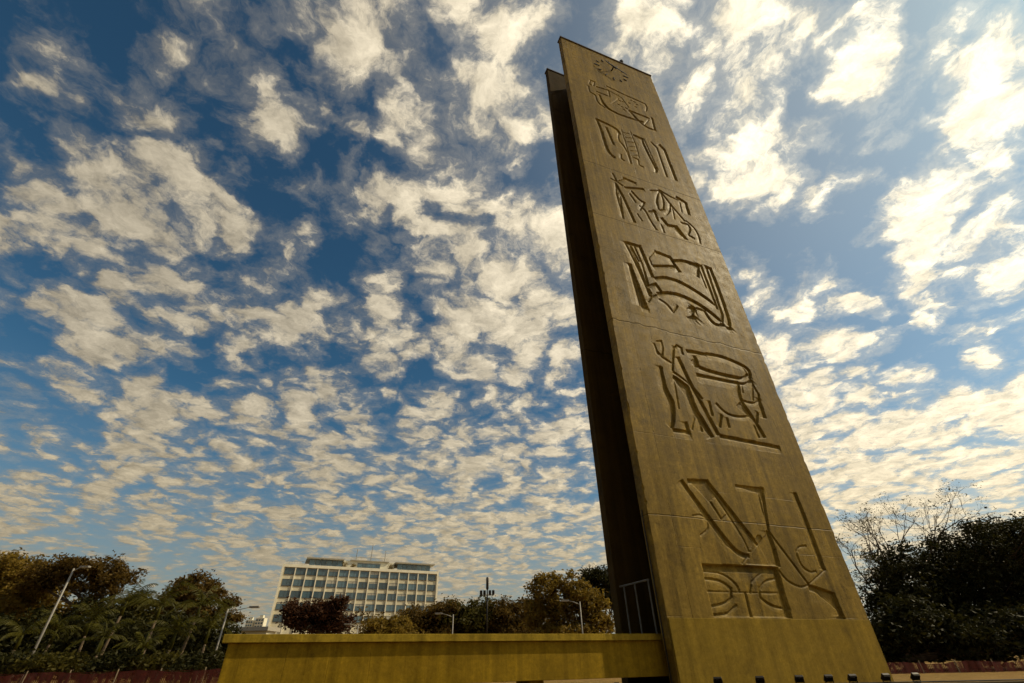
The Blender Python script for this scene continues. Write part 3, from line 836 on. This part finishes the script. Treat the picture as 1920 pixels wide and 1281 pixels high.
fr.box(-ww, ww, -.16, -.095, -wh - .10, -wh)
proto_w = None; proto_p = None
for r in range(5):
    zc = ZB - 1.02 - wh - r * FL
    for i in range(NB):
        x = M0 + (i + .5) * PITCH
        if proto_w is None:
            w_ = fr.build('window', M['alu'], office); pb = MB(); pb.box(-ww + .09, ww - .09, -.045, -.004, -wh + .09, wh - .09)
            p_ = pb.build('pane', M['pane'], w_); proto_w, proto_p = w_.data, p_.data
        else:
            w_ = link('window', proto_w, None, office); p_ = link('pane', proto_p, None, w_)
        w_.location = (x, .45, zc)
        rb_ = (i * 7 + r * 13 + (i * r) % 5) % 11
        if rb_ in (1, 6):
            bh = (.3, .5, .8)[(i + r) % 3]; b2 = MB(); b2.box(-ww + .10, ww - .10, -.06, -.047, wh - .10 - bh, wh - .10); b2.build('blind', M['blind'], w_)
ob('penthouse', M['wall_white'], (19.2, 37.0, 3.6, 12, ZB + .002, ZB + 2.6))
ob('penthouse_roof', M['roofgrey'], (7.0, 19.1, 1.2, 12.5, ZB + 2.25, ZB + 2.65))
ob('penthouse_roof', M['roofgrey'], (37.1, 51.6, 1.2, 12.5, ZB + 2.25, ZB + 2.65))
def ribbon(x0, x1, y, z0, z1):
    w_ = ob('ribbon_window', M['alu'], (x0, x1, y, y + .3, z0, z0 + .12), (x0, x1, y, y + .3, z1 - .12, z1))
    n = max(2, int((x1 - x0) / 1.6)); wd = (x1 - x0) / n
    for k in range(n): ob('pane', M['pane'], (x0 + k * wd + .05, x0 + (k + 1) * wd - .05, y + .05, y + .2, z0 + .122, z1 - .122), parent=w_)
ribbon(8.0, 19.0, 2.4, ZB + .01, ZB + 2.24); ribbon(38.0, 50.2, 2.4, ZB + .01, ZB + 2.24); ribbon(24.0, 32.0, 3.28, ZB + .5, ZB + 1.9)
ob('rooftop_deck', M['roofgrey'], (21.5, 35.0, 3.0, 12.2, ZB + 2.61, ZB + 2.85))
rb = MB()
for k in range(28): rb.box(21.6 + k * .49, 21.66 + k * .49, 3.05, 3.11, ZB + 2.852, ZB + 3.7)
rb.box(21.5, 35.0, 3.03, 3.13, ZB + 3.702, ZB + 3.82); rb.build('balustrade', M['roofgrey'], office)
for (x, h) in ((23.6, 3.2), (28.8, 5.0), (33.8, 3.2)):
    ms = MB(); ms.tube([(x, 6, ZB + 2.86), (x, 6, ZB + 2.86 + h + 1.0)], [.16, .09], 6); ms.build('mast', M['steel'], office)
rb = MB()
for k in range(8): rb.box(1.0 + k * .8, 1.05 + k * .8, .4, .45, ZB + .002, ZB + .95)
rb.box(1.0, 6.7, .38, .47, ZB + .952, ZB + 1.02); rb.build('roof_railing', M['steel'], office)

# shrubs growing on the roof terrace
OM = Matrix.Translation((BL.x, BL.y, 0)) @ Matrix.Rotation(BROT, 4, 'Z')
def roof_shrub(u, r, label, seed):
    rs = np.random.RandomState(seed); t = empty('roof_shrub', OM @ Vector((u, 2.3, ZB))); tag(t, label, 'shrub', 'shrubs on the roof terrace')
    m = MB(); m.tube([(0, 0, 0), (.05, 0, r), (0, .05, r * 1.4)], [.07, .05, .03], 6); m.build('stem', M['bark'], t)
    cs = [(rs.uniform(-r, r) * .7, rs.uniform(-r, r) * .5, rs.uniform(.3, 1.9) * r) for _ in range(16)]
    V, F = leaves(rs, cs, [r * .7] * 16, 22, .32); link('foliage', np_mesh('foliage', V, F), M['leaf_gold'], t)

# far apartment towers and the flat-roofed pavilion
def far_tower(px0, px1, py, Y, label):
    a = at(px0, py, Y); b_ = at(px1, py, Y); w = b_.x - a.x; h = a.z
    t = empty('apartment_tower', (a.x, Y, 0)); tag(t, label, 'building', 'far apartment towers')
    m = MB(); m.box(0, w, 0, w * .8, 0, h); m.build('wall', M['wall_white'], t)
    m = MB(); m.box(w * .3, w * .7, w * .2, w * .6, h + .01, h + 3); m.build('roof_tank', M['wall_white'], t)
    nf = 12
    for k in range(nf):
        z = h - 3 - k * 3.2
        if z < h * .45: break
        for i in range(3):
            m = MB(); m.box(w * (.08 + i * .31), w * (.08 + i * .31 + .2), -.15, -.005, z, z + 1.7); m.build('window', M['pane'], t)
far_tower(462, 475, 1163, 620, 'small distant apartment tower left of its taller twin beside the office block')
far_tower(480, 496, 1159, 620, 'distant cream apartment tower nearest the left edge of the office block')
pv0 = at(446, 1176, 110); pv1 = at(503, 1176, 110)
pav = empty('pavilion', (pv0.x, 110, 0)); tag(pav, 'low flat-roofed pavilion below the distant apartment towers', 'building')
wv = pv1.x - pv0.x; hv = pv0.z
m = MB(); m.box(0, wv, 0, 6, hv - .7, hv); m.build('roof', M['roofgrey'], pav)
m = MB(); m.box(.5, wv - .5, .8, 5, 0, hv - .702); m.build('wall', M['spandrel'], pav)

# ------------------------------------------------------------------ trees
def bez(p0, p1, p2, n): return [p0 * (1 - t) ** 2 + p1 * 2 * t * (1 - t) + p2 * t * t for t in [i / n for i in range(n + 1)]]

def leaves(rs, centres, spread, per, size, flat=.75):
    """one mesh of small folded leaf faces scattered round clump centres"""
    C = np.repeat(np.asarray(centres), per, axis=0); n = len(C); S = np.repeat(np.asarray(spread), per)
    P = C + rs.normal(0, 1, (n, 3)) * S[:, None] * np.array([.5, .5, .5 * flat])
    a = rs.normal(0, 1, (n, 3)); a[:, 2] *= .6; a /= np.linalg.norm(a, axis=1)[:, None]
    b = rs.normal(0, 1, (n, 3)); b -= a * (a * b).sum(1)[:, None]; b /= np.linalg.norm(b, axis=1)[:, None]
    L = size * rs.uniform(.6, 1.35, n)[:, None]; W = L * rs.uniform(.32, .55, n)[:, None]
    nrm = np.cross(a, b) * L * .12
    V = np.stack([P - a * L * .5, P + b * W * .5 + nrm, P + a * L * .5, P - b * W * .5 + nrm], 1).reshape(-1, 3)
    F = np.arange(n * 4).reshape(-1, 4)
    return V, F

def tree(name, label, Y, base_px, lobes, leafmat, seed, leaf=.26, per=85, clump=.95, dens=1.0, trunk_r=.28, bark='bark', cat='tree', group=None, Yspread=.8, stems=1, flat=.75):
    """lobes: (px, py, rpx, rpy[, density]) of the crown as seen, at depth Y"""
    rs = np.random.RandomState(seed); rnd = random.Random(seed)
    g = at(base_px, 1262, Y); base = Vector((g.x, Y, 0))
    t = empty(name, base); tag(t, label, cat, group)
    tb = MB(); cs = []; sp = []
    lob = []
    for q in lobes:
        px, py, rx, ry = q[:4]; dn = q[4] if len(q) > 4 else 1.0
        c = at(px, py, Y); ex = (at(px + rx, py, Y) - at(px - rx, py, Y)).length * .5; ez = abs(at(px, py + ry, Y).z - at(px, py - ry, Y).z) * .5
        lob.append((c, ex, ex * Yspread, ez, dn))
    zmin = min(c.z - ez for c, ex, ey, ez, d in lob); zmax = max(c.z for c, ex, ey, ez, d in lob)
    fork = Vector((0, 0, max(.6, zmin * .75 + .1 * zmax)))
    if fork.z > .3:
        tb.tube([Vector((0, 0, -.1)), Vector((rnd.uniform(-.1, .1), rnd.uniform(-.1, .1), fork.z * .5)), fork], [trunk_r * 1.35, trunk_r * 1.05, trunk_r], 9)
    for (c, ex, ey, ez, dn) in lob:
        lc = c - base; lc.y = rnd.uniform(-.3, .3) * ey
        n = max(6, int(dn * dens * (ex * ey * ez) ** (2 / 3.0) * 6.0 / (clump * clump)))
        mid = fork + (lc - fork) * .5 + Vector((rnd.uniform(-.4, .4), rnd.uniform(-.4, .4), -.15 * ez))
        limb = bez(fork, Vector((fork.x * .4 + lc.x * .6, mid.y, mid.z)), Vector((lc.x, lc.y, lc.z - ez * .55)), 6)
        tb.tube(limb, [trunk_r * (.62 - .07 * i) for i in range(7)], 6)
        for k in range(n):
            v = Vector(rs.normal(0, 1, 3)); v.normalize()
            rr = rnd.random() ** .38 * rnd.uniform(.84, 1.12)
            p = Vector((lc.x + v.x * ex * rr, lc.y + v.y * ey * rr, lc.z + v.z * ez * rr))
            if p.z < .25: p.z = .25 + rnd.random() * .3
            cs.append(p[:]); sp.append(clump * rnd.uniform(.55, 1.25))
            if k % 3 == 0:
                s0 = limb[rnd.randint(3, 6)]
                tb.tube(bez(s0, (s0 + p) * .5 + Vector((rnd.uniform(-.2, .2), rnd.uniform(-.2, .2), rnd.uniform(-.3, .1))), p, 3), [trunk_r * .2, trunk_r * .13, trunk_r * .08, trunk_r * .04], 4, caps=False)
    tb.build('trunk', M[bark], t, smooth=True)
    V, F = leaves(rs, cs, sp, per, leaf * 1.35, flat)
    link('crown', np_mesh('crown', V, F), M[leafmat], t)
    return t

for a_ in ((19.6, .95, 'yellowish shrub on the office roof beside the left penthouse wing', 1), (22.6, .8, 'smaller shrub in the middle of the office roof terrace', 2), (35.6, 1.0, 'shrub on the office roof beside the right penthouse wing', 3)): roof_shrub(*a_)

# left-hand group
tree('broadleaf_tree', 'yellowish leafy tree at the far left edge behind the palms', 52, 20,
     [(15, 1078, 70, 40), (72, 1102, 50, 36), (-40, 1090, 70, 55), (30, 1140, 85, 55), (-20, 1180, 90, 50)], 'leaf_gold', 11, leaf=.30, group='trees behind the red netting')
tree('umbrella_tree', 'flat-topped dark umbrella tree behind the tall leaning street lamp', 49, 165,
     [(118, 1066, 55, 20), (185, 1064, 60, 20), (228, 1080, 32, 18), (82, 1088, 40, 20), (140, 1096, 60, 18, .5), (205, 1100, 45, 16, .5), (165, 1135, 55, 25, .5)], 'leaf_brown', 12, leaf=.24, clump=.8, trunk_r=.32, flat=.55, group='trees behind the red netting')
tree('broadleaf_tree', 'dark tree with layered crown left of the walkway end', 56, 350,
     [(340, 1103, 32, 16), (378, 1092, 34, 15), (400, 1118, 40, 14), (330, 1122, 28, 14), (368, 1120, 45, 20), (424, 1128, 22, 8), (428, 1160, 26, 12), (370, 1150, 60, 22)], 'leaf_brown', 13, leaf=.26, clump=.8, flat=.6, trunk_r=.25, group='trees behind the red netting')
tree('broadleaf_tree', 'rounded olive tree low between the umbrella tree and the layered tree', 63, 270,
     [(270, 1138, 45, 24), (240, 1150, 50, 30), (305, 1155, 45, 24), (280, 1185, 80, 40)], 'leaf_olive', 14, leaf=.3, group='trees behind the red netting')
for i, (px, py, rx, ry, mt, lb) in enumerate((
        (40, 1195, 95, 58, 'leaf_dark', 'dark green shrub mass at the far left behind the lamp pole'),
        (150, 1190, 75, 58, 'leaf_dark', 'dark shrub right of the tall leaning lamp pole'),
        (235, 1200, 70, 52, 'leaf_dark', 'dark shrub below the rounded olive tree'),
        (320, 1200, 70, 52, 'leaf_dark', 'dark shrub behind the palms left of the second lamp'),
        (400, 1205, 50, 50, 'leaf_dark', 'dark shrub touching the left end of the walkway'))):
    tree('shrub', lb, 46 + i % 2 * 2, px - 30, [(px, py, rx, ry), (px + 8, py + 22, rx, 36), (px - 14, 1243, rx * .9, 14)], mt, 20 + i, leaf=.28, clump=.9, trunk_r=.12, cat='shrub', group='shrubs behind the palms')

for i, (px, rx, mt, lb) in enumerate(((15, 70, 'leaf_dark', 'low dark bush behind the netting at the far left edge'), (110, 60, 'leaf_olive', 'low olive bush at the foot of the leaning lamp pole'),
        (205, 60, 'leaf_dark', 'low dark bush behind the netting below the short palm'), (290, 55, 'leaf_olive', 'low olive bush behind the netting right of the smallest palm'), (365, 50, 'leaf_dark', 'low dark bush behind the netting nearest the walkway'))):
    tree('bush', lb, 34.5 + (i % 2), px - 10, [(px, 1246, rx, 12), (px + 20, 1240, rx * .5, 10)], mt, 70 + i, leaf=.2, clump=.6, trunk_r=.06, cat='bush', group='bushes behind the left netting')

# middle, behind the walkway
tree('broadleaf_tree', 'wine-red leafed tree in front of the office block', 66, 600,
     [(560, 1142, 32, 15), (612, 1140, 36, 18), (640, 1128, 14, 12), (590, 1165, 60, 22), (640, 1165, 24, 20), (545, 1162, 25, 12)], 'leaf_red', 31, leaf=.3, clump=.8)
for i, (Y, bx, L, mt, lb) in enumerate((
        (72, 720, [(715, 1176, 34, 14), (745, 1172, 30, 16)], 'leaf_gold', 'low golden-brown tree under the right half of the office block'),
        (78, 800, [(795, 1160, 48, 24), (770, 1172, 40, 18), (830, 1150, 42, 24)], 'leaf_brown', 'brownish rounded tree overlapping the lower right of the office block'),
        (80, 880, [(868, 1150, 45, 24), (900, 1152, 42, 24), (880, 1170, 60, 20)], 'leaf_olive', 'olive rounded tree just left of the tall floodlight mast'),
        (79, 960, [(945, 1150, 42, 26), (985, 1150, 36, 26), (960, 1172, 60, 20)], 'leaf_brown', 'brown rounded tree just right of the tall floodlight mast'))):
    tree('broadleaf_tree', lb, Y, bx, L + [(L[0][0], 1188, 50, 16), (L[-1][0], 1188, 45, 16)], mt, 40 + i, leaf=.32, clump=1.0, group='low trees behind the walkway')
tree('broadleaf_tree', 'golden autumn tree beside the left edge of the tower', 60, 1060,
     [(1022, 1100, 28, 22), (1058, 1094, 34, 22), (1045, 1135, 55, 34), (1095, 1125, 42, 36), (1115, 1160, 38, 28), (1005, 1155, 26, 28), (1060, 1186, 70, 18)], 'leaf_gold', 51, leaf=.30, clump=.8, dens=.85)
tree('broadleaf_tree', 'dark green tree behind the golden tree and the tower edge', 76, 1140,
     [(1105, 1085, 30, 18), (1140, 1082, 32, 18), (1150, 1110, 50, 35), (1180, 1130, 50, 50)], 'leaf_dark', 52, leaf=.32, clump=1.0)

# right-hand group
tree('broadleaf_tree', 'huge dark spreading tree at the right edge of the picture', 46, 1830,
     [(1760, 1055, 100, 50), (1850, 1028, 100, 55), (1930, 1025, 100, 60), (1710, 1105, 75, 62), (1830, 1120, 120, 80), (1950, 1110, 110, 90), (1680, 1160, 55, 50, .8), (1655, 1120, 40, 50, .35), (1690, 1070, 45, 35, .4), (1790, 1180, 110, 50)], 'leaf_dark', 61, leaf=.22, clump=.85, per=75, dens=1.2, trunk_r=.5, group='dark trees right of the tower')
tree('broadleaf_tree', 'lower dark tree under the spreading crown beside the tower', 42, 1705,
     [(1700, 1150, 45, 40), (1640, 1225, 30, 22), (1690, 1185, 60, 45), (1760, 1195, 80, 45), (1850, 1190, 90, 50), (1940, 1190, 80, 50), (1650, 1200, 40, 36)], 'leaf_dark', 62, leaf=.3, clump=1.0, trunk_r=.3, dens=1.3, group='dark trees right of the tower')

def bare_tree():
    Y = 47; rnd = random.Random(7); rs = np.random.RandomState(7)
    g = at(1735, 1262, Y); base = Vector((g.x, Y, 0)); t = empty('bare_tree', base)
    tag(t, 'half-bare tree with thin twigs and sparse leaves right of the tower', 'tree')
    tb = MB(); tips = []
    def twig(p, d, L, r, lev):
        n = 4; pts = [p]
        for i in range(n):
            d = (d + Vector((rnd.uniform(-.22, .22), rnd.uniform(-.22, .22), rnd.uniform(-.10, .16)))).normalized(); pts.append(pts[-1] + d * L / n)
        tb.tube(pts, [r * (1 - .45 * i / n) for i in range(n + 1)], 5 if lev < 2 else 4, caps=False)
        if lev >= 5:
            tips.append(pts[-1][:]); return
        k = 3 if lev < 4 else 2
        for i in range(k):
            q = pts[rnd.choice((2, 3, 4, 4))]; nd = (d + Vector((rnd.uniform(-.75, .75), rnd.uniform(-.75, .75), rnd.uniform(-.35, .45)))).normalized()
            twig(q, nd, L * rnd.uniform(.55, .78), r * .55, lev + 1)
    fork = Vector((0, 0, 2.2)); tb.tube([Vector((0, 0, -.1)), Vector((-.1, 0, 1.1)), fork], [.34, .28, .26], 9)
    for (px, py) in ((1765, 968), (1782, 985), (1605, 1030), (1608, 1085), (1630, 985), (1622, 1005), (1660, 985), (1700, 972), (1740, 975), (1612, 1060), (1612, 1110), (1622, 1150), (1645, 1040), (1665, 1080)):
        tgt = at(px, py, Y) - base; tgt.y = rnd.uniform(-2.5, 2.5); v = tgt - fork
        mid = fork + v * .55; tb.tube(bez(fork, fork + Vector((v.x * .25, v.y * .3, v.z * .35)), mid, 4), [.17, .14, .12, .10, .085], 6, caps=False)
        twig(mid, (v + Vector((0, 0, .3))).normalized(), v.length * .27, .085, 1)
    tb.build('trunk', M['bark'], t, smooth=True)
    pick = [p for p in tips if rnd.random() < .4]
    V, F = leaves(rs, pick, [.5] * len(pick), 7, .20)
    link('crown', np_mesh('crown', V, F), M['leaf_olive'], t)
bare_tree()

def woods():
    rs = np.random.RandomState(5); cs = []; sp = []
    for k in range(2100):
        px = rs.uniform(-260, 2300); Y = rs.uniform(94, 104); c = at(px, 1230, Y); hmax = 4.2 + 1.6 * math.sin(px * .021) + .9 * math.sin(px * .067 + 1) + (3.0 if 660 < px < 1160 else 0)
        cs.append((c.x, Y, rs.uniform(.3, hmax))); sp.append(rs.uniform(1.2, 2.2))
    V, F = leaves(rs, cs, sp, 34, .62)
    tag(link('woodland', np_mesh('woodland', V, F), M['leaf_brown']), 'distant belt of brownish woodland along the horizon', 'woodland', kind='stuff')
woods()

# ------------------------------------------------------------------ palms
def palm(label, px, py, Y, fl, seed, nf=11):
    rnd = random.Random(seed); c = at(px, py, Y); base = Vector((c.x + rnd.uniform(-.5, .3), Y, 0)); t = empty('palm', base)
    tag(t, label, 'palm', 'palms in front of the shrubs'); top = c - base
    m = MB(); m.tube(bez(Vector((0, 0, -.1)), Vector((top.x * .2, 0, top.z * .6)), top, 6), [.15, .12, .11, .10, .095, .09, .08], 8); m.build('trunk', M['palmtrunk'], t, smooth=True)
    m = MB(); m.tube([top - Vector((0, 0, .1)), top + Vector((0, 0, .5)), top + Vector((0.02, 0, .9))], [.10, .11, .05], 8); m.build('crownshaft', M['leaf_palm'], t, smooth=True)
    hub = top + Vector((0, 0, .8))
    for k in range(nf):
        an = 2 * math.pi * (k + rnd.uniform(-.35, .35)) / nf; up = rnd.uniform(.25, 1.45); L = fl * rnd.uniform(.85, 1.3)
        h = Vector((math.cos(an), math.sin(an), 0)); pts = [Vector((0, 0, 0))]; el = up
        for i in range(10):
            pts.append(pts[-1] + (h * math.cos(el) + Vector((0, 0, math.sin(el)))) * L / 10); el -= (.10 + .16 * i / 10) * rnd.uniform(.8, 1.2)
        b = MB(); b.tube(pts, [.028 - .0022 * i for i in range(11)], 4, caps=False)
        side = h.cross(Vector((0, 0, 1)))
        for i in range(1, 10):
            for half in (0, .5):
                f = i + half
                i0 = int(f); p = pts[i0].lerp(pts[min(10, i0 + 1)], f - i0); tg = (pts[min(10, i0 + 1)] - pts[i0 - 1]).normalized()
                ll = fl * .22 * math.sin(math.pi * min(1, (f + .6) / 11)) + .08
                for sgn in (-1, 1):
                    dr = (side * sgn * .55 + tg * .75 + Vector((0, 0, -.55 - rnd.uniform(0, .6)))).normalized(); w = tg * .026
                    e = p + dr * ll * rnd.uniform(.8, 1.1)
                    b.add([p - w, p + w, p + dr * ll * .5 + w, p + dr * ll * .5 - w, e], [(0, 1, 2, 3), (3, 2, 4)])
        o = b.build('frond', M['leaf_palm'], t); o.location = hub
for i, (px, py, Y, fl, lb) in enumerate((
        (228, 1152, 41, 2.3, 'tall palm third from the walkway, below the umbrella tree'),
        (293, 1160, 40, 2.4, 'tall palm second from the walkway, below the layered tree'),
        (368, 1160, 39, 2.3, 'tall palm nearest the walkway and the second lamp'),
        (182, 1226, 36, 1.9, 'short palm at the foot of the tall leaning lamp'),
        (258, 1245, 35, 1.5, 'smallest palm just above the red netting'),
        (160, 1190, 42, 2.2, 'palm just right of the middle of the leaning lamp pole'),
        (385, 1205, 38, 1.8, 'short palm close to the walkway end'),
        (95, 1205, 42, 2.1, 'palm just left of the leaning lamp pole'),
        (30, 1215, 40, 2.0, 'palm at the far left edge of the picture'),
        (320, 1215, 37, 1.8, 'short palm between the two tallest palms near the walkway'))):
    palm(lb, px, py, Y, fl, 100 + i)

# ------------------------------------------------------------------ street lamps, mast
def street_lamp(label, px, py, Y, armx, r, apx=None):
    c = at(px, py, Y); t = empty('street_lamp', (c.x, Y, 0)); tag(t, label, 'street lamp', 'street lamps'); h = c.z
    m = MB(); m.tube([(0, 0, 0), (0, 0, h * .5), (0, 0, h)], [r * 1.25, r, r * .8], 10); m.build('pole', M['steel'], t, smooth=True)
    s = 1 if armx > 0 else -1
    m = MB(); m.tube([(0, 0, h - .25), (armx * .5, 0, h - .06), (armx, 0, h + .08)], [r * .55, r * .5, r * .45], 8); m.build('arm', M['steel'], t, smooth=True)
    m = MB(); m.box(min(armx, armx + s * .7), max(armx, armx + s * .7), -.13, .13, h + .03, h + .15, .02); hd = m.build('lamp_head', M['steel'], t)
    m = MB(); m.box(min(armx + s * .1, armx + s * .62), max(armx + s * .1, armx + s * .62), -.1, .1, h + .015, h + .028); m.build('lens', M['lens'], hd)
street_lamp('tall leaning-looking street lamp at the far left', 139, 1066, 38, .45, .075)
street_lamp('street lamp with long arm beside the walkway end', 428, 1142, 37, 1.5, .06)
street_lamp('street lamp with arm to the left, left of the floodlight mast', 850, 1152, 52, -1.1, .06)
street_lamp('street lamp with arm to the left before the golden tree', 1087, 1128, 48, -1.0, .06)
street_lamp('small street lamp behind the wine-red tree', 672, 1172, 56, -.8, .06)
c = at(914, 1082, 58); mast = empty('floodlight_mast', (c.x, 58, 0)); tag(mast, 'tall thin floodlight mast with a bracket of lamps above the walkway', 'mast'); h = c.z
m = MB(); m.tube([(0, 0, 0), (0, 0, h * .6), (0, 0, h - 1.3)], [.11, .09, .07], 10); m.build('pole', M['iron'], mast, smooth=True)
m = MB(); m.tube([(0, 0, h - 1.3), (0, 0, h - 1.2), (0, 0, h - .1), (0, 0, h)], [.08, .15, .15, .06], 10); m.build('antenna', M['iron'], mast, smooth=True)
zb_ = at(914, 1116, 58).z
m = MB(); m.box(-.75, .75, -.04, .04, zb_ - .04, zb_ + .04); m.build('bracket', M['iron'], mast)
for x in (-.68, -.30, .30, .68):
    m = MB(); m.box(x - .14, x + .14, -.28, .02, zb_ + .042, zb_ + .45, .02); m.build('lamp_head', M['iron'], mast)

# ------------------------------------------------------------------ netting fences
def net(label, x0, x1, Y0, Y1, h, mat):
    t = empty('netting_fence', ((x0 + x1) / 2, (Y0 + Y1) / 2, 0)); tag(t, label, 'fence', 'red netting fences'); L = math.hypot(x1 - x0, Y1 - Y0); t.rotation_euler[2] = math.atan2(Y1 - Y0, x1 - x0)
    rnd = random.Random(int(L)); n = int(L / .075); b = MB()
    sag = lambda s: .07 * math.sin(s * 2.1) + .06 * math.sin(s * 6.3 + 1) + .03 * math.sin(s * 14)
    for k in range(n + 1):
        s = -L / 2 + k * L / n; w = .031
        b.add([(s - w, sag(s), .03), (s + w, sag(s), .03), (s + w + .02, sag(s) * .8, h + .06 * math.sin(s * 1.3) - .03 * abs(math.sin(s * 2.9))), (s - w + .02, sag(s) * .8, h + .06 * math.sin(s * 1.3) - .03 * abs(math.sin(s * 2.9)))], [(0, 1, 2, 3)])
    for z in np.linspace(.06, h - .02, int(h / .09)):
        m_ = int(L / .5)
        for k in range(m_):
            s0 = -L / 2 + k * L / m_; s1 = s0 + L / m_
            b.add([(s0, sag(s0) * .8, z - .006), (s1, sag(s1) * .8, z - .006), (s1, sag(s1) * .8, z + .006), (s0, sag(s0) * .8, z + .006)], [(0, 1, 2, 3)])
    o = b.build('netting', mat, t); o['kind'] = 'stuff'
    for k in range(int(L / 2.4) + 1):
        s = -L / 2 + k * 2.4 + rnd.uniform(-.1, .1); m = MB(); m.tube([(s, .05, 0), (s + rnd.uniform(-.05, .05), .05, h + .12)], .03, 6); m.build('post', M['bark_pale'], t)
a = at(-40, 1262, 31); b_ = at(440, 1262, 31)
net('long red plastic netting fence under the palms at left', a.x, b_.x, 31, 32.5, 1.08, M['net'])
a = at(1600, 1262, 38); b_ = at(1990, 1262, 38)
net('low red netting fence under the dark trees at right', a.x, b_.x, 38, 38, .62, M['net'])

# ------------------------------------------------------------------ kerb wall with floodlights
KY = 16.8
k0 = at(1290, 1270, KY).x; k1 = at(2000, 1270, KY).x
m = MB(); m.box(0, k1 - k0, 0, .3, 0, .40, .02); kw = m.build('kerb_wall', M['rim']); kw.location = (k0, KY - .15, 0)
tag(kw, 'low dark kerb wall along the bottom right below the tower', 'wall')
def floodlight(loc, rz, label, group):
    t = empty('floodlight', loc, rz); t.scale = (.74, .74, .74); tag(t, label, 'floodlight', group)
    m = MB(); m.box(-.10, .10, -.06, .06, 0, .02); m.tube([(0, 0, .02), (0, 0, .07)], .02, 8)
    for s in (-1, 1): m.box(s * .165 - .008, s * .165 + .008, -.02, .02, .07, .24)
    m.box(-.173, .173, -.02, .02, .055, .069); m.build('yoke', M['iron'], t)
    hb = MB(); hb.box(-.155, .155, -.05, .05, -.12, .12, .012)
    for k in range(6): hb.box(-.13 + k * .05, -.122 + k * .05, -.10, -.051, -.10, .10)
    ho = hb.build('housing', M['iron'], t); ho.location = (0, 0, .22); ho.rotation_euler = (R(38), 0, 0)
    l_ = MB(); l_.box(-.135, .135, .0505, .056, -.10, .10); l_.build('lens', M['lens'], ho)
FN = ('leftmost', 'second from left', 'third from left', 'fourth from left', 'fifth from left', 'sixth from left', 'rightmost')
for i, px in enumerate((1345, 1424, 1498, 1553, 1598, 1661, 1717)):
    q = at(px, 1272, KY); floodlight((q.x, KY, .40), R(-12 + 4 * i), 'small black floodlight on the kerb wall, %s of the row' % FN[i], 'floodlights on the kerb wall')
q = at(1156, 1278, 27); floodlight((q.x, 27, 0), R(-30), 'lone floodlight on the ground seen under the walkway', None)

cab = MB(); cab.tube([(k0 + .2 + i * .8, KY + .11 + .02 * math.sin(i * 2.3), .425) for i in range(18)], .016, 6)
tag(cab.build('power_cable', M['iron']), 'thin black power cable lying along the kerb wall behind the floodlights', 'cable')
rs = np.random.RandomState(9); nb = 5200
bx_ = rs.uniform(at(-60, 1262, 29).x, at(430, 1262, 29).x, nb); by_ = rs.uniform(27, 31, nb); hh = rs.uniform(.12, .55, nb) * (.5 + .6 * (np.sin(bx_ * .9) > .2)); dx = rs.normal(0, .12, nb); ww_ = .018
P0 = np.stack([bx_ - ww_, by_, np.zeros(nb)], 1); P1 = np.stack([bx_ + ww_, by_, np.zeros(nb)], 1); P2 = np.stack([bx_ + dx + .004, by_, hh], 1); P3 = np.stack([bx_ + dx - .004, by_, hh], 1)
tag(link('dry_grass', np_mesh('dry_grass', np.stack([P0, P1, P2, P3], 1).reshape(-1, 3), np.arange(nb * 4).reshape(-1, 4)), M['leaf_gold']), 'dry grass tufts along the foot of the left netting', 'grass', kind='stuff')
